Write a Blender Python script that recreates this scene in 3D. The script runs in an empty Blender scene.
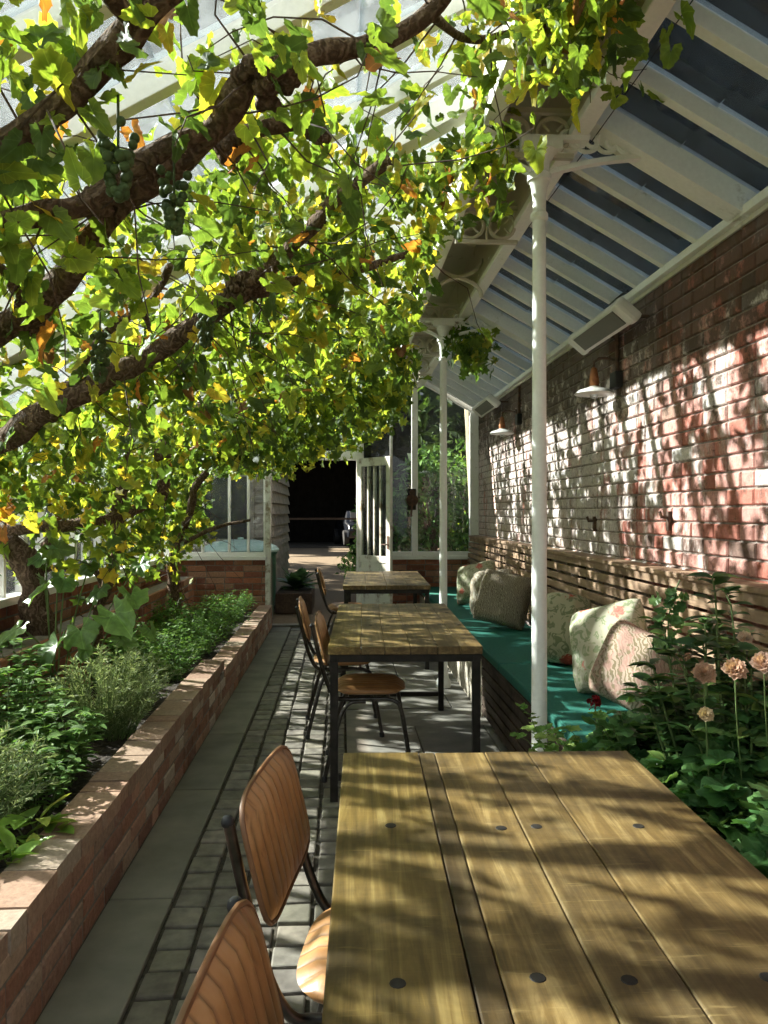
import bpy, math, random
import numpy as np
from mathutils import Vector, Matrix, noise
R=random.Random(7); NR=np.random.RandomState(11)
PI=math.pi
scn=bpy.context.scene; COL=scn.collection
EYE=1.40; FPX=760.0; TH=math.atan(43/760.0)
FW=Vector((math.sin(TH),math.cos(TH),0)); RT=Vector((math.cos(TH),-math.sin(TH),0))
def at(px,py,d):
    """world point seen at pixel px,py at distance d in front of the camera"""
    return FW*d+RT*((px-384)/FPX*d)+Vector((0,0,EYE+(512-py)/FPX*d))
def proj(p):
    d=p[0]*FW.x+p[1]*FW.y
    return 384+FPX*(p[0]*RT.x+p[1]*RT.y)/d, 512-FPX*(p[2]-EYE)/d, d
def on_roof(px,py,off=.3):
    """point at pixel on the plane lying `off` below the left roof slope"""
    v=at(px,py,1.0)-Vector((0,0,EYE))
    # z = EYE+1.75-off+.566*(x-.6)
    t=(1.75-off-.34)/(v.z-.566*v.x)
    return Vector((0,0,EYE))+v*t
FA=math.atan(22/760.0)
def fu(u,v,z=0):
    return Vector((u*math.cos(FA)+v*math.sin(FA),-u*math.sin(FA)+v*math.cos(FA),z))

# ------------------------------------------------------------------ mesh builder
class MB:
    def __init__(s): s.v=[]; s.f=[]; s.t=[]; s.tone=(1,1,1)
    def vert(s,p,t=None):
        s.v.append(tuple(p)); s.t.append(t or s.tone); return len(s.v)-1
    def hexa(s,P,t=None):
        b=len(s.v)
        for p in P: s.vert(p,t)
        for q in ((0,3,2,1),(4,5,6,7),(0,1,5,4),(1,2,6,5),(2,3,7,6),(3,0,4,7)): s.f.append(tuple(b+i for i in q))
    def box(s,x0,y0,z0,x1,y1,z1,t=None):
        s.hexa([(x0,y0,z0),(x1,y0,z0),(x1,y1,z0),(x0,y1,z0),(x0,y0,z1),(x1,y0,z1),(x1,y1,z1),(x0,y1,z1)],t); return s
    def bar(s,p,q,w,h,up=(0,0,1),t=None):
        p=Vector(p);q=Vector(q);d=(q-p).normalized();up=Vector(up)
        a=d.cross(up); 
        if a.length<1e-4: a=d.cross(Vector((1,0,0)))
        a.normalize(); b=a.cross(d).normalized(); a=a*w/2;b=b*h/2
        s.hexa([p-a-b,p+a-b,q+a-b,q-a-b,p-a+b,p+a+b,q+a+b,q-a+b],t); return s
    def tube(s,pts,r,n=8,t=None,cap=True,jit=0):
        pts=[Vector(p) for p in pts]; m=len(pts)
        if not hasattr(r,'__len__'): r=[r]*m
        d=(pts[1]-pts[0]).normalized(); a=d.orthogonal().normalized(); b0=len(s.v)
        for i in range(m):
            if i==0: d=pts[1]-pts[0]
            elif i==m-1: d=pts[-1]-pts[-2]
            else: d=pts[i+1]-pts[i-1]
            d.normalize(); a=(a-d*a.dot(d)); 
            if a.length<1e-5: a=d.orthogonal()
            a.normalize(); b=d.cross(a)
            for k in range(n):
                g=2*PI*k/n; rr=r[i]*(1+(jit*(noise.noise(pts[i]*9+Vector((k*1.7,0,0)))) if jit else 0))
                s.vert(pts[i]+(a*math.cos(g)+b*math.sin(g))*rr,t)
        for i in range(m-1):
            for k in range(n):
                s.f.append((b0+i*n+k,b0+i*n+(k+1)%n,b0+(i+1)*n+(k+1)%n,b0+(i+1)*n+k))
        if cap:
            s.f.append(tuple(b0+k for k in range(n))[::-1]); s.f.append(tuple(b0+(m-1)*n+k for k in range(n)))
        return s
    def lathe(s,prof,c=(0,0,0),n=20,M=None,t=None):
        b0=len(s.v); c=Vector(c)
        for (r,z) in prof:
            for k in range(n):
                g=2*PI*k/n; p=Vector((r*math.cos(g),r*math.sin(g),z))
                if M is not None: p=M@p
                s.vert(p+c,t)
        for i in range(len(prof)-1):
            for k in range(n):
                s.f.append((b0+i*n+k,b0+i*n+(k+1)%n,b0+(i+1)*n+(k+1)%n,b0+(i+1)*n+k))
        s.f.append(tuple(b0+k for k in range(n))[::-1]); s.f.append(tuple(b0+(len(prof)-1)*n+k for k in range(n)))
        return s
    def ball(s,c,r,n=8,sq=(1,1,1),t=None):
        c=Vector(c); b0=len(s.v); m=n//2+1
        for i in range(1,m):
            ph=PI*i/m
            for k in range(n):
                g=2*PI*k/n; s.vert((c.x+r*sq[0]*math.sin(ph)*math.cos(g),c.y+r*sq[1]*math.sin(ph)*math.sin(g),c.z+r*sq[2]*math.cos(ph)),t)
        T=s.vert((c.x,c.y,c.z+r*sq[2]),t); B=s.vert((c.x,c.y,c.z-r*sq[2]),t)
        for i in range(m-2):
            for k in range(n): s.f.append((b0+i*n+k,b0+(i+1)*n+k,b0+(i+1)*n+(k+1)%n,b0+i*n+(k+1)%n))
        for k in range(n):
            s.f.append((T,b0+k,b0+(k+1)%n)); s.f.append((B,b0+(m-2)*n+(k+1)%n,b0+(m-2)*n+k))
        return s
    def ring(s,c,R0,r,ax1,ax2,n=20,m=6,a0=0,a1=2*PI):
        c=Vector(c);ax1=Vector(ax1);ax2=Vector(ax2)
        pts=[c+(ax1*math.cos(a0+(a1-a0)*i/n)+ax2*math.sin(a0+(a1-a0)*i/n))*R0 for i in range(n+1)]
        return s.tube(pts,r,m)
    def build(s,name,mat,parent=None,smooth=0,bevel=0,sub=0):
        me=bpy.data.meshes.new(name); me.from_pydata(s.v,[],s.f); me.update()
        ca=me.color_attributes.new('tone','FLOAT_COLOR','POINT')
        arr=np.ones((len(s.v),4),dtype=np.float32); arr[:,:3]=np.array(s.t,dtype=np.float32).reshape(-1,3)
        ca.data.foreach_set('color',arr.ravel())
        me.materials.append(mat)
        if smooth:
            me.polygons.foreach_set('use_smooth',[True]*len(me.polygons)); me.set_sharp_from_angle(angle=math.radians(smooth))
        o=bpy.data.objects.new(name,me); COL.objects.link(o)
        if parent: o.parent=parent
        if bevel:
            b=o.modifiers.new('bevel','BEVEL'); b.width=bevel; b.segments=2; b.limit_method='ANGLE'
        if sub:
            b=o.modifiers.new('sub','SUBSURF'); b.levels=sub; b.render_levels=sub
        return o
def tag(o,label=None,cat=None,group=None,kind=None):
    if label: o['label']=label
    if cat: o['category']=cat
    if group: o['group']=group
    if kind: o['kind']=kind
    return o
def empty(name,loc=(0,0,0),rz=0,**k):
    o=bpy.data.objects.new(name,None); COL.objects.link(o); o.location=loc; o.rotation_euler=(0,0,rz); o.empty_display_size=.1
    tag(o,**k); return o
def copy_tree(o,parent=None):
    c=o.copy(); COL.objects.link(c)
    if parent: c.parent=parent
    for ch in list(o.children): copy_tree(ch,c)
    return c

# ------------------------------------------------------------------ materials
def newmat(name):
    m=bpy.data.materials.new(name); m.use_nodes=True; n=m.node_tree.nodes; n.clear()
    out=n.new('ShaderNodeOutputMaterial'); return m,n,m.node_tree.links,out
def N(n,t,**k):
    x=n.new(t)
    for a,b in k.items():
        if a.startswith('i_'): x.inputs[a[2:].replace('_',' ')].default_value=b
        else: setattr(x,a,b)
    return x
def coords(n,l,scale=(1,1,1),rot=(0,0,0)):
    tc=N(n,'ShaderNodeTexCoord'); mp=N(n,'ShaderNodeMapping'); mp.inputs['Scale'].default_value=scale; mp.inputs['Rotation'].default_value=rot
    l.new(tc.outputs['Object'],mp.inputs['Vector']); return mp.outputs['Vector']
def noi(n,l,vec,scale,detail=4,rough=.55,dist=0):
    x=N(n,'ShaderNodeTexNoise'); x.inputs['Scale'].default_value=scale; x.inputs['Detail'].default_value=detail
    x.inputs['Roughness'].default_value=rough; x.inputs['Distortion'].default_value=dist
    l.new(vec,x.inputs['Vector']); return x.outputs['Fac']
def ramp(n,l,fac,stops,interp='LINEAR'):
    r=N(n,'ShaderNodeValToRGB'); e=r.color_ramp.elements; r.color_ramp.interpolation=interp
    while len(e)<len(stops): e.new(.5)
    for i,(p,c) in enumerate(stops):
        e[i].position=p; e[i].color=tuple(c)+(1,) if hasattr(c,'__len__') else (c,c,c,1)
    l.new(fac,r.inputs['Fac']); return r.outputs['Color']
def mix(n,l,fac,a,b,mode='MIX'):
    m=N(n,'ShaderNodeMix',data_type='RGBA',blend_type=mode)
    for sock,val in ((m.inputs['Factor'],fac),(m.inputs['A'],a),(m.inputs['B'],b)):
        if hasattr(val,'links') or isinstance(val,bpy.types.NodeSocket): l.new(val,sock)
        elif hasattr(val,'__len__'): sock.default_value=tuple(val)+(1,)
        else: sock.default_value=val
    return m.outputs['Result']
def bsdf(n,l,out,col,rough=.7,bump=None,bs=.3,bd=.01,metal=0,spec=.5):
    b=N(n,'ShaderNodeBsdfPrincipled'); b.inputs['Roughness'].default_value=rough if not isinstance(rough,bpy.types.NodeSocket) else .5
    if isinstance(rough,bpy.types.NodeSocket): l.new(rough,b.inputs['Roughness'])
    b.inputs['Metallic'].default_value=metal; b.inputs['Specular IOR Level'].default_value=spec
    if isinstance(col,bpy.types.NodeSocket): l.new(col,b.inputs['Base Color'])
    else: b.inputs['Base Color'].default_value=tuple(col)+(1,)
    if bump is not None:
        bp=N(n,'ShaderNodeBump'); bp.inputs['Strength'].default_value=bs; bp.inputs['Distance'].default_value=bd
        l.new(bump,bp.inputs['Height']); l.new(bp.outputs['Normal'],b.inputs['Normal'])
    l.new(b.outputs['BSDF'],out.inputs['Surface']); return b
def tone(n): return N(n,'ShaderNodeAttribute',attribute_name='tone').outputs['Color']
def simple(name,a,b,scale=8,rough=.6,bs=.2,metal=0,stretch=(1,1,1),spec=.5,bd=.01,lo=.35,hi=.65):
    m,n,l,o=newmat(name); v=coords(n,l,stretch); f=noi(n,l,v,scale,5)
    c=ramp(n,l,f,[(lo,a),(hi,b)]); c=mix(n,l,1.0,c,tone(n),'MULTIPLY')
    bsdf(n,l,o,c,rough,f,bs,bd,metal,spec); return m

WHITE=None
def mk_paint(name,base,dirt,amount=.62):
    m,n,l,o=newmat(name); v=coords(n,l); f=noi(n,l,v,6,6,.65); g=noi(n,l,v,60,3)
    c=ramp(n,l,f,[(.0,base),(amount,base),(amount+.12,dirt)]); c=mix(n,l,.12,c,ramp(n,l,g,[(.3,.3),(.7,1.)]),'MULTIPLY')
    bsdf(n,l,o,c,.5,g,.15,.003); return m
M_white=mk_paint('white_paint',(.83,.82,.78),(.42,.38,.30))
M_whiteold=mk_paint('worn_white_paint',(.66,.66,.60),(.24,.19,.13),.52)
M_cream=mk_paint('cream_paint',(.55,.50,.41),(.33,.28,.2),.6)
M_iron=simple('black_iron',(.014,.012,.010),(.03,.025,.021),20,.6,.1,.1,spec=.25)
M_tube=simple('dark_tube',(.05,.045,.04),(.10,.09,.08),30,.28,.05,.9)
M_rust=simple('rusty_iron',(.05,.03,.02),(.12,.06,.035),30,.8,.4)
M_copper=simple('copper_rust',(.25,.09,.035),(.42,.17,.07),40,.5,.3,.5)
M_enamel=simple('white_enamel',(.62,.60,.55),(.72,.70,.66),10,.3,.05)
M_mortar=simple('mortar',(.14,.12,.10),(.22,.19,.16),30,.95,.5)
M_mortarw=simple('limewashed_mortar',(.17,.125,.10),(.33,.27,.24),25,.95,.5)
M_soil=simple('soil',(.018,.013,.009),(.05,.036,.024),25,.95,1.0,bd=.03)
M_bark=None
def mk_bark():
    m,n,l,o=newmat('vine_bark'); v=coords(n,l,(1,1,1)); f=noi(n,l,v,26,8,.75,1.5); g=noi(n,l,v,5,3)
    w=N(n,'ShaderNodeTexWave'); w.inputs['Scale'].default_value=9; w.inputs['Distortion'].default_value=14; w.inputs['Detail'].default_value=4; w.inputs['Detail Scale'].default_value=2.5
    l.new(v,w.inputs['Vector'])
    h=mix(n,l,.5,f,w.outputs['Fac'])
    c=ramp(n,l,h,[(.25,(.035,.022,.014)),(.5,(.11,.072,.048)),(.75,(.21,.15,.105))]); c=mix(n,l,g,c,(.13,.085,.06))
    bsdf(n,l,o,c,.95,h,1.0,.012,spec=.1); return m
M_bark=mk_bark()
M_twig=simple('twig',(.045,.025,.016),(.09,.05,.03),30,.8,.2)
M_stem=simple('green_stem',(.09,.15,.04),(.14,.2,.06),20,.6,.1)

def mk_leaf(name,trans=.5,rough=.45,gain=1.6,spec=.35):
    m,n,l,o=newmat(name); v=coords(n,l); f=noi(n,l,v,28,3)
    c=mix(n,l,1.0,tone(n),ramp(n,l,f,[(.3,.7),(.7,1.15)]),'MULTIPLY')
    at_=N(n,'ShaderNodeAttribute',attribute_name='luv'); sx=N(n,'ShaderNodeSeparateXYZ'); l.new(at_.outputs['Vector'],sx.inputs[0])
    def M_(op,a,b=None):
        q=N(n,'ShaderNodeMath',operation=op)
        for k,v_ in enumerate((a,b)):
            if v_ is None: continue
            if isinstance(v_,bpy.types.NodeSocket): l.new(v_,q.inputs[k])
            else: q.inputs[k].default_value=v_
        return q.outputs[0]
    yy=M_('SUBTRACT',sx.outputs['Y'],.03); an=M_('ARCTAN2',sx.outputs['X'],yy); rad=M_('SQRT',M_('ADD',M_('MULTIPLY',sx.outputs['X'],sx.outputs['X']),M_('MULTIPLY',yy,yy)))
    vn=M_('MULTIPLY',M_('ABSOLUTE',M_('SINE',M_('MULTIPLY',an,4.2))),rad)
    vm=M_('MULTIPLY',M_('LESS_THAN',vn,.05),sx.outputs['Z'])
    lighter=mix(n,l,1.0,c,(1.5,1.45,1.6),'MULTIPLY'); c=mix(n,l,M_('MULTIPLY',vm,.7),c,lighter)
    b=N(n,'ShaderNodeBsdfPrincipled'); b.inputs['Roughness'].default_value=rough; b.inputs['Specular IOR Level'].default_value=spec; l.new(c,b.inputs['Base Color'])
    tl=N(n,'ShaderNodeBsdfTranslucent'); c2=mix(n,l,1.0,c,(gain,gain,gain*.55),'MULTIPLY'); l.new(c2,tl.inputs['Color'])
    ms=N(n,'ShaderNodeMixShader'); ms.inputs[0].default_value=trans; l.new(b.outputs[0],ms.inputs[1]); l.new(tl.outputs[0],ms.inputs[2]); l.new(ms.outputs[0],o.inputs['Surface'])
    return m
M_leaf=mk_leaf('vine_leaf',.52,.5,1.65)
M_herb=mk_leaf('herb_leaf',.35,.6,1.4,.2)
M_gloss=mk_leaf('glossy_leaf',.3,.38,1.5,.5)
M_petal=mk_leaf('petal',.35,.7,1.1,.1)
M_tree=mk_leaf('tree_leaf',.25,.7,1.1,.1)

def mk_glass(name,dirt0,dirt1,tint=(.86,.9,.92),col=(.75,.78,.8)):
    m,n,l,o=newmat(name); v=coords(n,l); f=noi(n,l,v,1.7,6,.65); g=noi(n,l,v,14,5,.7)
    tr=N(n,'ShaderNodeBsdfTransparent'); tr.inputs['Color'].default_value=tint+(1,)
    gl=N(n,'ShaderNodeBsdfGlossy'); gl.inputs['Roughness'].default_value=.03; gl.inputs['Color'].default_value=(1,1,1,1)
    fr=N(n,'ShaderNodeFresnel'); fr.inputs['IOR'].default_value=1.45
    m1=N(n,'ShaderNodeMixShader'); l.new(fr.outputs[0],m1.inputs[0]); l.new(tr.outputs[0],m1.inputs[1]); l.new(gl.outputs[0],m1.inputs[2])
    tl=N(n,'ShaderNodeBsdfTranslucent'); tl.inputs['Color'].default_value=col+(1,)
    df=N(n,'ShaderNodeBsdfDiffuse'); df.inputs['Color'].default_value=col+(1,)
    m0=N(n,'ShaderNodeMixShader'); m0.inputs[0].default_value=.35; l.new(tl.outputs[0],m0.inputs[1]); l.new(df.outputs[0],m0.inputs[2])
    h=mix(n,l,.5,f,g); k=ramp(n,l,h,[(.35,dirt0),(.65,dirt1)])
    m2=N(n,'ShaderNodeMixShader'); l.new(k,m2.inputs[0]); l.new(m1.outputs[0],m2.inputs[1]); l.new(m0.outputs[0],m2.inputs[2]); l.new(m2.outputs[0],o.inputs['Surface'])
    return m
M_glassL=mk_glass('roof_glass_hazed',.01,.085,(.80,.86,.90),(.6,.64,.66))
M_glassR=mk_glass('roof_glass_dirty',.0,.05,(.80,.86,.92),(.5,.56,.62))
M_glassW=mk_glass('window_glass',.0,.010)

def mk_brick(name,kind):
    m,n,l,o=newmat(name); v=coords(n,l); t=tone(n)
    fine=noi(n,l,v,55,5,.7); med=noi(n,l,v,9,6,.7); big=noi(n,l,v,1.1,5,.6,.6)
    c=mix(n,l,.55,t,ramp(n,l,fine,[(.3,.45),(.7,1.3)]),'MULTIPLY')
    if kind=='wall':
        sx=N(n,'ShaderNodeSeparateXYZ'); tc=N(n,'ShaderNodeTexCoord'); l.new(tc.outputs['Object'],sx.inputs[0])
        # old flaking whitewash: thick in the middle of the wall, scarce on the near red bricks
        vy=N(n,'ShaderNodeMapRange'); vy.inputs['From Min'].default_value=3.4; vy.inputs['From Max'].default_value=5.2; vy.inputs['To Min'].default_value=-.09; vy.inputs['To Max'].default_value=.07; l.new(sx.outputs['Y'],vy.inputs['Value'])
        vs=coords(n,l,(1,1,.35)); drip=noi(n,l,vs,5,7,.75,.4)
        a=N(n,'ShaderNodeMath',operation='ADD'); l.new(drip,a.inputs[0]); l.new(vy.outputs[0],a.inputs[1])
        w=ramp(n,l,a.outputs[0],[(.44,0.),(.54,.85)])
        wc=ramp(n,l,fine,[(.3,(.44,.37,.33)),(.6,(.66,.57,.53))])
        c=mix(n,l,w,c,wc)
        # patchy dark brown, heavier towards the upper courses
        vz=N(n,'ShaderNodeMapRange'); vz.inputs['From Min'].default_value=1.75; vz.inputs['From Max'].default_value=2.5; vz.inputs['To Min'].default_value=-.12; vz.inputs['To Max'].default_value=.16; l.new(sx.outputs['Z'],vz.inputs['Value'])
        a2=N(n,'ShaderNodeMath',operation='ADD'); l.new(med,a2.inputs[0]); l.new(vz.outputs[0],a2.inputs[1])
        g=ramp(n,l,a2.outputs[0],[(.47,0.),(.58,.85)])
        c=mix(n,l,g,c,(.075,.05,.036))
        sp=noi(n,l,v,16,7,.8,.3); c=mix(n,l,ramp(n,l,sp,[(.54,0.),(.62,.7)]),c,(.10,.065,.05))
    else:
        w=ramp(n,l,med,[(.56,0.),(.68,.35)]); c=mix(n,l,w,c,(.42,.36,.30))
    bsdf(n,l,o,c,.9,mix(n,l,.4,fine,med),.6,.006,spec=.2); return m
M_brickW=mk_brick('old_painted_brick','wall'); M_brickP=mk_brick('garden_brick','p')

def mk_wood(name,dark,mid,light,lenax=1,scale=1.,rough=.5,spec=.4,green=False):
    m,n,l,o=newmat(name)
    s=[22,22,22]; s[lenax]=1.1; v=coords(n,l,tuple(x*scale for x in s)); grain=noi(n,l,v,1.6,8,.7,.6)
    v2=coords(n,l); blotch=noi(n,l,v2,4.5,5,.65,.5)
    s3=[3,3,3]; s3[lenax]=14; s3[1-lenax if lenax<2 else 0]=1.2; saw=noi(n,l,coords(n,l,tuple(x*1. for x in s3)),5,5,.7)
    c=ramp(n,l,grain,[(.28,dark),(.5,mid),(.74,light)])
    c=mix(n,l,ramp(n,l,blotch,[(.42,0.),(.66,.75)]),c,dark)
    c=mix(n,l,ramp(n,l,saw,[(.6,0.),(.72,.5)]),c,light)
    c=mix(n,l,1.0,c,tone(n),'MULTIPLY')
    h=mix(n,l,.4,grain,saw)
    bsdf(n,l,o,c,ramp(n,l,blotch,[(.3,rough-.1),(.7,rough+.15)]),h,.35,.004,spec=spec); return m
M_table=mk_wood('reclaimed_table_wood',(.050,.032,.012),(.175,.110,.036),(.42,.305,.125),1,1,.42)
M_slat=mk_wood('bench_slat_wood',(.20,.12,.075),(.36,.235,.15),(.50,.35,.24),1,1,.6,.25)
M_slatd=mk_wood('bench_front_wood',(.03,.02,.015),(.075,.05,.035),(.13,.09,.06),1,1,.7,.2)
M_board=mk_wood('weatherboard',(.16,.14,.115),(.27,.24,.20),(.36,.33,.28),0,1,.8,.1)
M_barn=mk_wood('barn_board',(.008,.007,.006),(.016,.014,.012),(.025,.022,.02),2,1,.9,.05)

def mk_leather():
    m,n,l,o=newmat('tan_leather'); v=coords(n,l); f=noi(n,l,v,5,5,.6,.5); g=noi(n,l,v,90,4,.7); vs=coords(n,l,(1,2.2,.5)); k=noi(n,l,vs,12,5,.7,1)
    c=ramp(n,l,f,[(.3,(.24,.105,.038)),(.55,(.40,.195,.07)),(.75,(.52,.29,.13))])
    c=mix(n,l,ramp(n,l,k,[(.62,0.),(.70,.5)]),c,(.09,.04,.018)); c=mix(n,l,1.0,c,tone(n),'MULTIPLY')
    bsdf(n,l,o,c,.38,mix(n,l,.5,g,k),.35,.003,spec=.5); return m
M_leather=mk_leather()
M_green=simple('green_seat_fabric',(.018,.115,.085),(.03,.15,.115),60,.75,.2,spec=.2,bd=.002)
def mk_fabric(name,base,spots,leafc,sc=9,kind='floral'):
    m,n,l,o=newmat(name); v=coords(n,l)
    if kind=='floral':
        a=N(n,'ShaderNodeTexVoronoi'); a.inputs['Scale'].default_value=sc*.62; l.new(v,a.inputs['Vector'])
        k=noi(n,l,v,sc*2.2,3,.6,1.2)
        sm=N(n,'ShaderNodeMath',operation='MULTIPLY_ADD'); l.new(k,sm.inputs[0]); sm.inputs[1].default_value=.5; l.new(a.outputs['Distance'],sm.inputs[2])
        fl=ramp(n,l,sm.outputs[0],[(.53,1.),(.58,0.)])
        lf=ramp(n,l,noi(n,l,v,sc*1.3,2,.5,2.0),[(.50,0.),(.54,.8),(.62,.8),(.66,0.)])
        c=mix(n,l,lf,base,leafc); c=mix(n,l,fl,c,mix(n,l,ramp(n,l,k,[(.45,0.),(.55,1.)]),spots,tuple(min(1,x*1.5) for x in spots)))
    else:
        w=N(n,'ShaderNodeTexWave'); w.inputs['Scale'].default_value=sc; w.inputs['Distortion'].default_value=9; w.inputs['Detail'].default_value=1.5; w.inputs['Detail Scale'].default_value=1.6; l.new(v,w.inputs['Vector'])
        c=mix(n,l,ramp(n,l,w.outputs['Fac'],[(.4,0.),(.6,1.)]),base,leafc)
        c=mix(n,l,ramp(n,l,noi(n,l,v,sc*.9,2,.5,1),[(.5,0.),(.58,.7)]),c,spots)
    g=noi(n,l,v,260,2); bsdf(n,l,o,c,.9,g,.25,.002,spec=.1); return m
F_floral=mk_fabric('cream_floral_fabric',(.42,.39,.28),(.42,.12,.09),(.17,.20,.10),12)
F_pink=mk_fabric('pink_floral_fabric',(.46,.43,.32),(.52,.18,.14),(.22,.27,.14),11)
F_green=mk_fabric('sage_floral_fabric',(.34,.32,.21),(.32,.06,.04),(.12,.145,.07),11)
F_leaf=mk_fabric('leaf_pattern_fabric',(.40,.30,.23),(.42,.24,.20),(.20,.155,.095),22,'leaf')
F_grey=mk_fabric('taupe_scroll_fabric',(.32,.27,.20),(.22,.18,.13),(.12,.095,.065),30,'leaf')
F_stripe=mk_fabric('pale_fabric',(.42,.38,.30),(.33,.27,.21),(.26,.21,.15),12,'leaf')
M_sett=simple('stone_sett',(.11,.10,.085),(.21,.195,.165),14,.75,.6,bd=.006)
M_flag=simple('flagstone',(.13,.12,.10),(.22,.20,.17),5,.75,.35,bd=.005)
M_slab=simple('path_slab',(.13,.125,.10),(.20,.19,.155),4,.85,.3,bd=.005)
M_bed=simple('joint_sand',(.025,.02,.015),(.06,.05,.035),30,.95,.6)
M_gravel=simple('gravel',(.105,.075,.042),(.20,.145,.085),60,.95,.9,bd=.02)
M_grass=simple('grass_ground',(.03,.05,.015),(.07,.10,.03),8,.95,.6)
M_teal=simple('pale_teal_lid',(.30,.44,.40),(.40,.54,.50),12,.35,.05)
M_gtank=simple('dark_green_plastic',(.012,.05,.03),(.02,.08,.045),12,.4,.05)
M_rock=simple('pale_rock',(.22,.21,.19),(.40,.38,.34),6,.9,.8,bd=.03)
M_render=simple('rough_render',(.30,.25,.19),(.52,.46,.37),28,.9,1.0,bd=.02,lo=.42,hi=.58)
M_gdark=simple('dark_car_paint',(.006,.008,.012),(.01,.012,.018),4,.25,0)
M_black=simple('black_plastic',(.012,.012,.012),(.02,.02,.02),10,.6,.1)
M_grape=simple('grape_skin',(.04,.065,.022),(.07,.10,.035),40,.6,.05,spec=.2)
M_slate=simple('slate',(.03,.034,.04),(.06,.065,.075),12,.6,.3)

# ------------------------------------------------------------------ structure: ground and floor
def st(name,mb,mat,label=None,**k):
    o=mb.build(name,mat,**k); o['kind']='structure'
    if label: o['label']=label
    return o
def sbox(name,mat,b,**k): return st(name,MB().box(*b),mat,**k)
sbox('lawn',M_grass,(-40,-12,-.16,40,60,-.06))
sbox('gravel_yard',M_gravel,(-12,9.62,-.09,14,42,-.01))
sbox('floor',M_bed,(-2.1,-.6,-.08,1.75,9.62,-.012))
# setts between the slab kerb and the flags
mb=MB(); x0=-.60; y=-.3
while y<9.15:
    hgt=.128*R.uniform(.93,1.07); x=x0
    for k in range(5):
        w=.125
        g=.0075; zz=R.uniform(-.004,.003); tn=R.uniform(.72,1.25); dx=R.uniform(-.004,.004)
        tx,ty=R.uniform(-.002,.002),R.uniform(-.002,.002)
        a=(x+g+dx,y+g); b=(x+w-g+dx,y+hgt-g); t=(tn,tn*R.uniform(.96,1.02),tn*R.uniform(.9,1.02))
        mb.hexa([(a[0],a[1],-.03),(b[0],a[1],-.03),(b[0],b[1],-.03),(a[0],b[1],-.03),(a[0],a[1],zz+tx),(b[0],a[1],zz-tx),(b[0],b[1],zz+ty),(a[0],b[1],zz-ty)],t)
        x+=.1255
    y+=hgt
st('sett_paving',mb,M_sett,bevel=.006)
mb=MB(); y=-.3
while y<9.2:
    L=R.uniform(.85,1.15); tn=R.uniform(.85,1.15); mb.box(-.833,y+.005,-.05,-.607,min(y+L,9.25)-.005,.004+R.uniform(-.002,.004),(tn,tn,tn)); y+=L
st('slab_kerb',mb,M_slab,bevel=.005)
mb=MB(); y=-.4; row=0
while y<9.2:
    L=.62 if row%2 else .45
    x=.032+(-.0); 
    while x<1.0:
        w=R.choice([.45,.6,.38]); tn=R.uniform(.8,1.2); mb.box(x+.004,y+.004,-.05,min(x+w,1.68)-.004,min(y+L,9.25)-.004,R.uniform(-.003,.003),(tn,tn,tn)); x+=w
    y+=L; row+=1
st('flagstone_paving',mb,M_flag,bevel=.004)

# ------------------------------------------------------------------ bricks
def brick_wall(mb,o,du,dn,length,height,tonef,bl=.225,bh=.075,g=.009,depth=.03,stag=True,prot=.006,top=None):
    """bricks on a face: origin o, along du (unit), out normal dn, up z"""
    o=Vector(o);du=Vector(du);dn=Vector(dn);up=Vector((0,0,1)); nrow=int(round(height/bh))
    for r in range(nrow):
        hdr=(r%2==1); s=-(bl/2 if hdr and stag else 0)
        s-=R.uniform(0,.02)
        while s<length:
            L=bl*(R.choice([1,1,1,.5]) if stag else 1)
            a=max(0,s+g/2); b=min(length,s+L-g/2); s+=L
            if b-a<.03: continue
            z0=r*bh+g/2; z1=(r+1)*bh-g/2; p=depth*.0+R.uniform(0,prot); c=.006
            t=tonef((o+du*(a+b)/2+up*(z0+z1)/2))
            P=[o+du*a+up*z0-dn*depth,o+du*b+up*z0-dn*depth,o+du*b+up*z1-dn*depth,o+du*a+up*z1-dn*depth]
            Q=[o+du*a+up*z0+dn*(p-c),o+du*b+up*z0+dn*(p-c),o+du*b+up*z1+dn*(p-c),o+du*a+up*z1+dn*(p-c)]
            S=[o+du*(a+c)+up*(z0+c)+dn*p,o+du*(b-c)+up*(z0+c)+dn*p,o+du*(b-c)+up*(z1-c)+dn*p,o+du*(a+c)+up*(z1-c)+dn*p]
            i=len(mb.v)
            for q in P+Q+S: mb.vert(q,t)
            for k in range(4):
                k2=(k+1)%4; mb.f.append((i+k,i+k2,i+4+k2,i+4+k)); mb.f.append((i+4+k,i+4+k2,i+8+k2,i+8+k))
            mb.f.append((i+8,i+9,i+10,i+11))
def t_wall(p):
    u=R.random(); v=noise.noise(Vector((p.y*.8,p.z*1.2,3)))
    red=(.42,.155,.115); pink=(.50,.25,.21); dark=(.17,.105,.085); white=(.58,.51,.47); brown=(.30,.18,.135)
    far=min(1,max(0,(p.y-3.6)/1.6))
    if far>.95 and p.y>6.6 and v>-.1: far=.35
    if u<.30*(1-far)+.03: c=red
    elif u<.62*(1-far)+.12: c=pink
    elif u<.74*(1-far)+.45*far: c=brown
    elif u<.80*(1-far)+.62*far: c=dark
    else: c=white if far>.4 or R.random()<.35 else pink
    k=R.uniform(.85,1.15); return tuple(x*k for x in c)
WX=1.70
wr=empty('wall_right',(0,0,0),kind='structure')
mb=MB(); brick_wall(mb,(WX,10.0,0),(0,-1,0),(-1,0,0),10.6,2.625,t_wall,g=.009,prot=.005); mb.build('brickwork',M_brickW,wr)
MB().box(WX+.009,-.6,-.05,WX+.3,9.62,2.62).build('mortar_bed',M_mortarw,wr)
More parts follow.
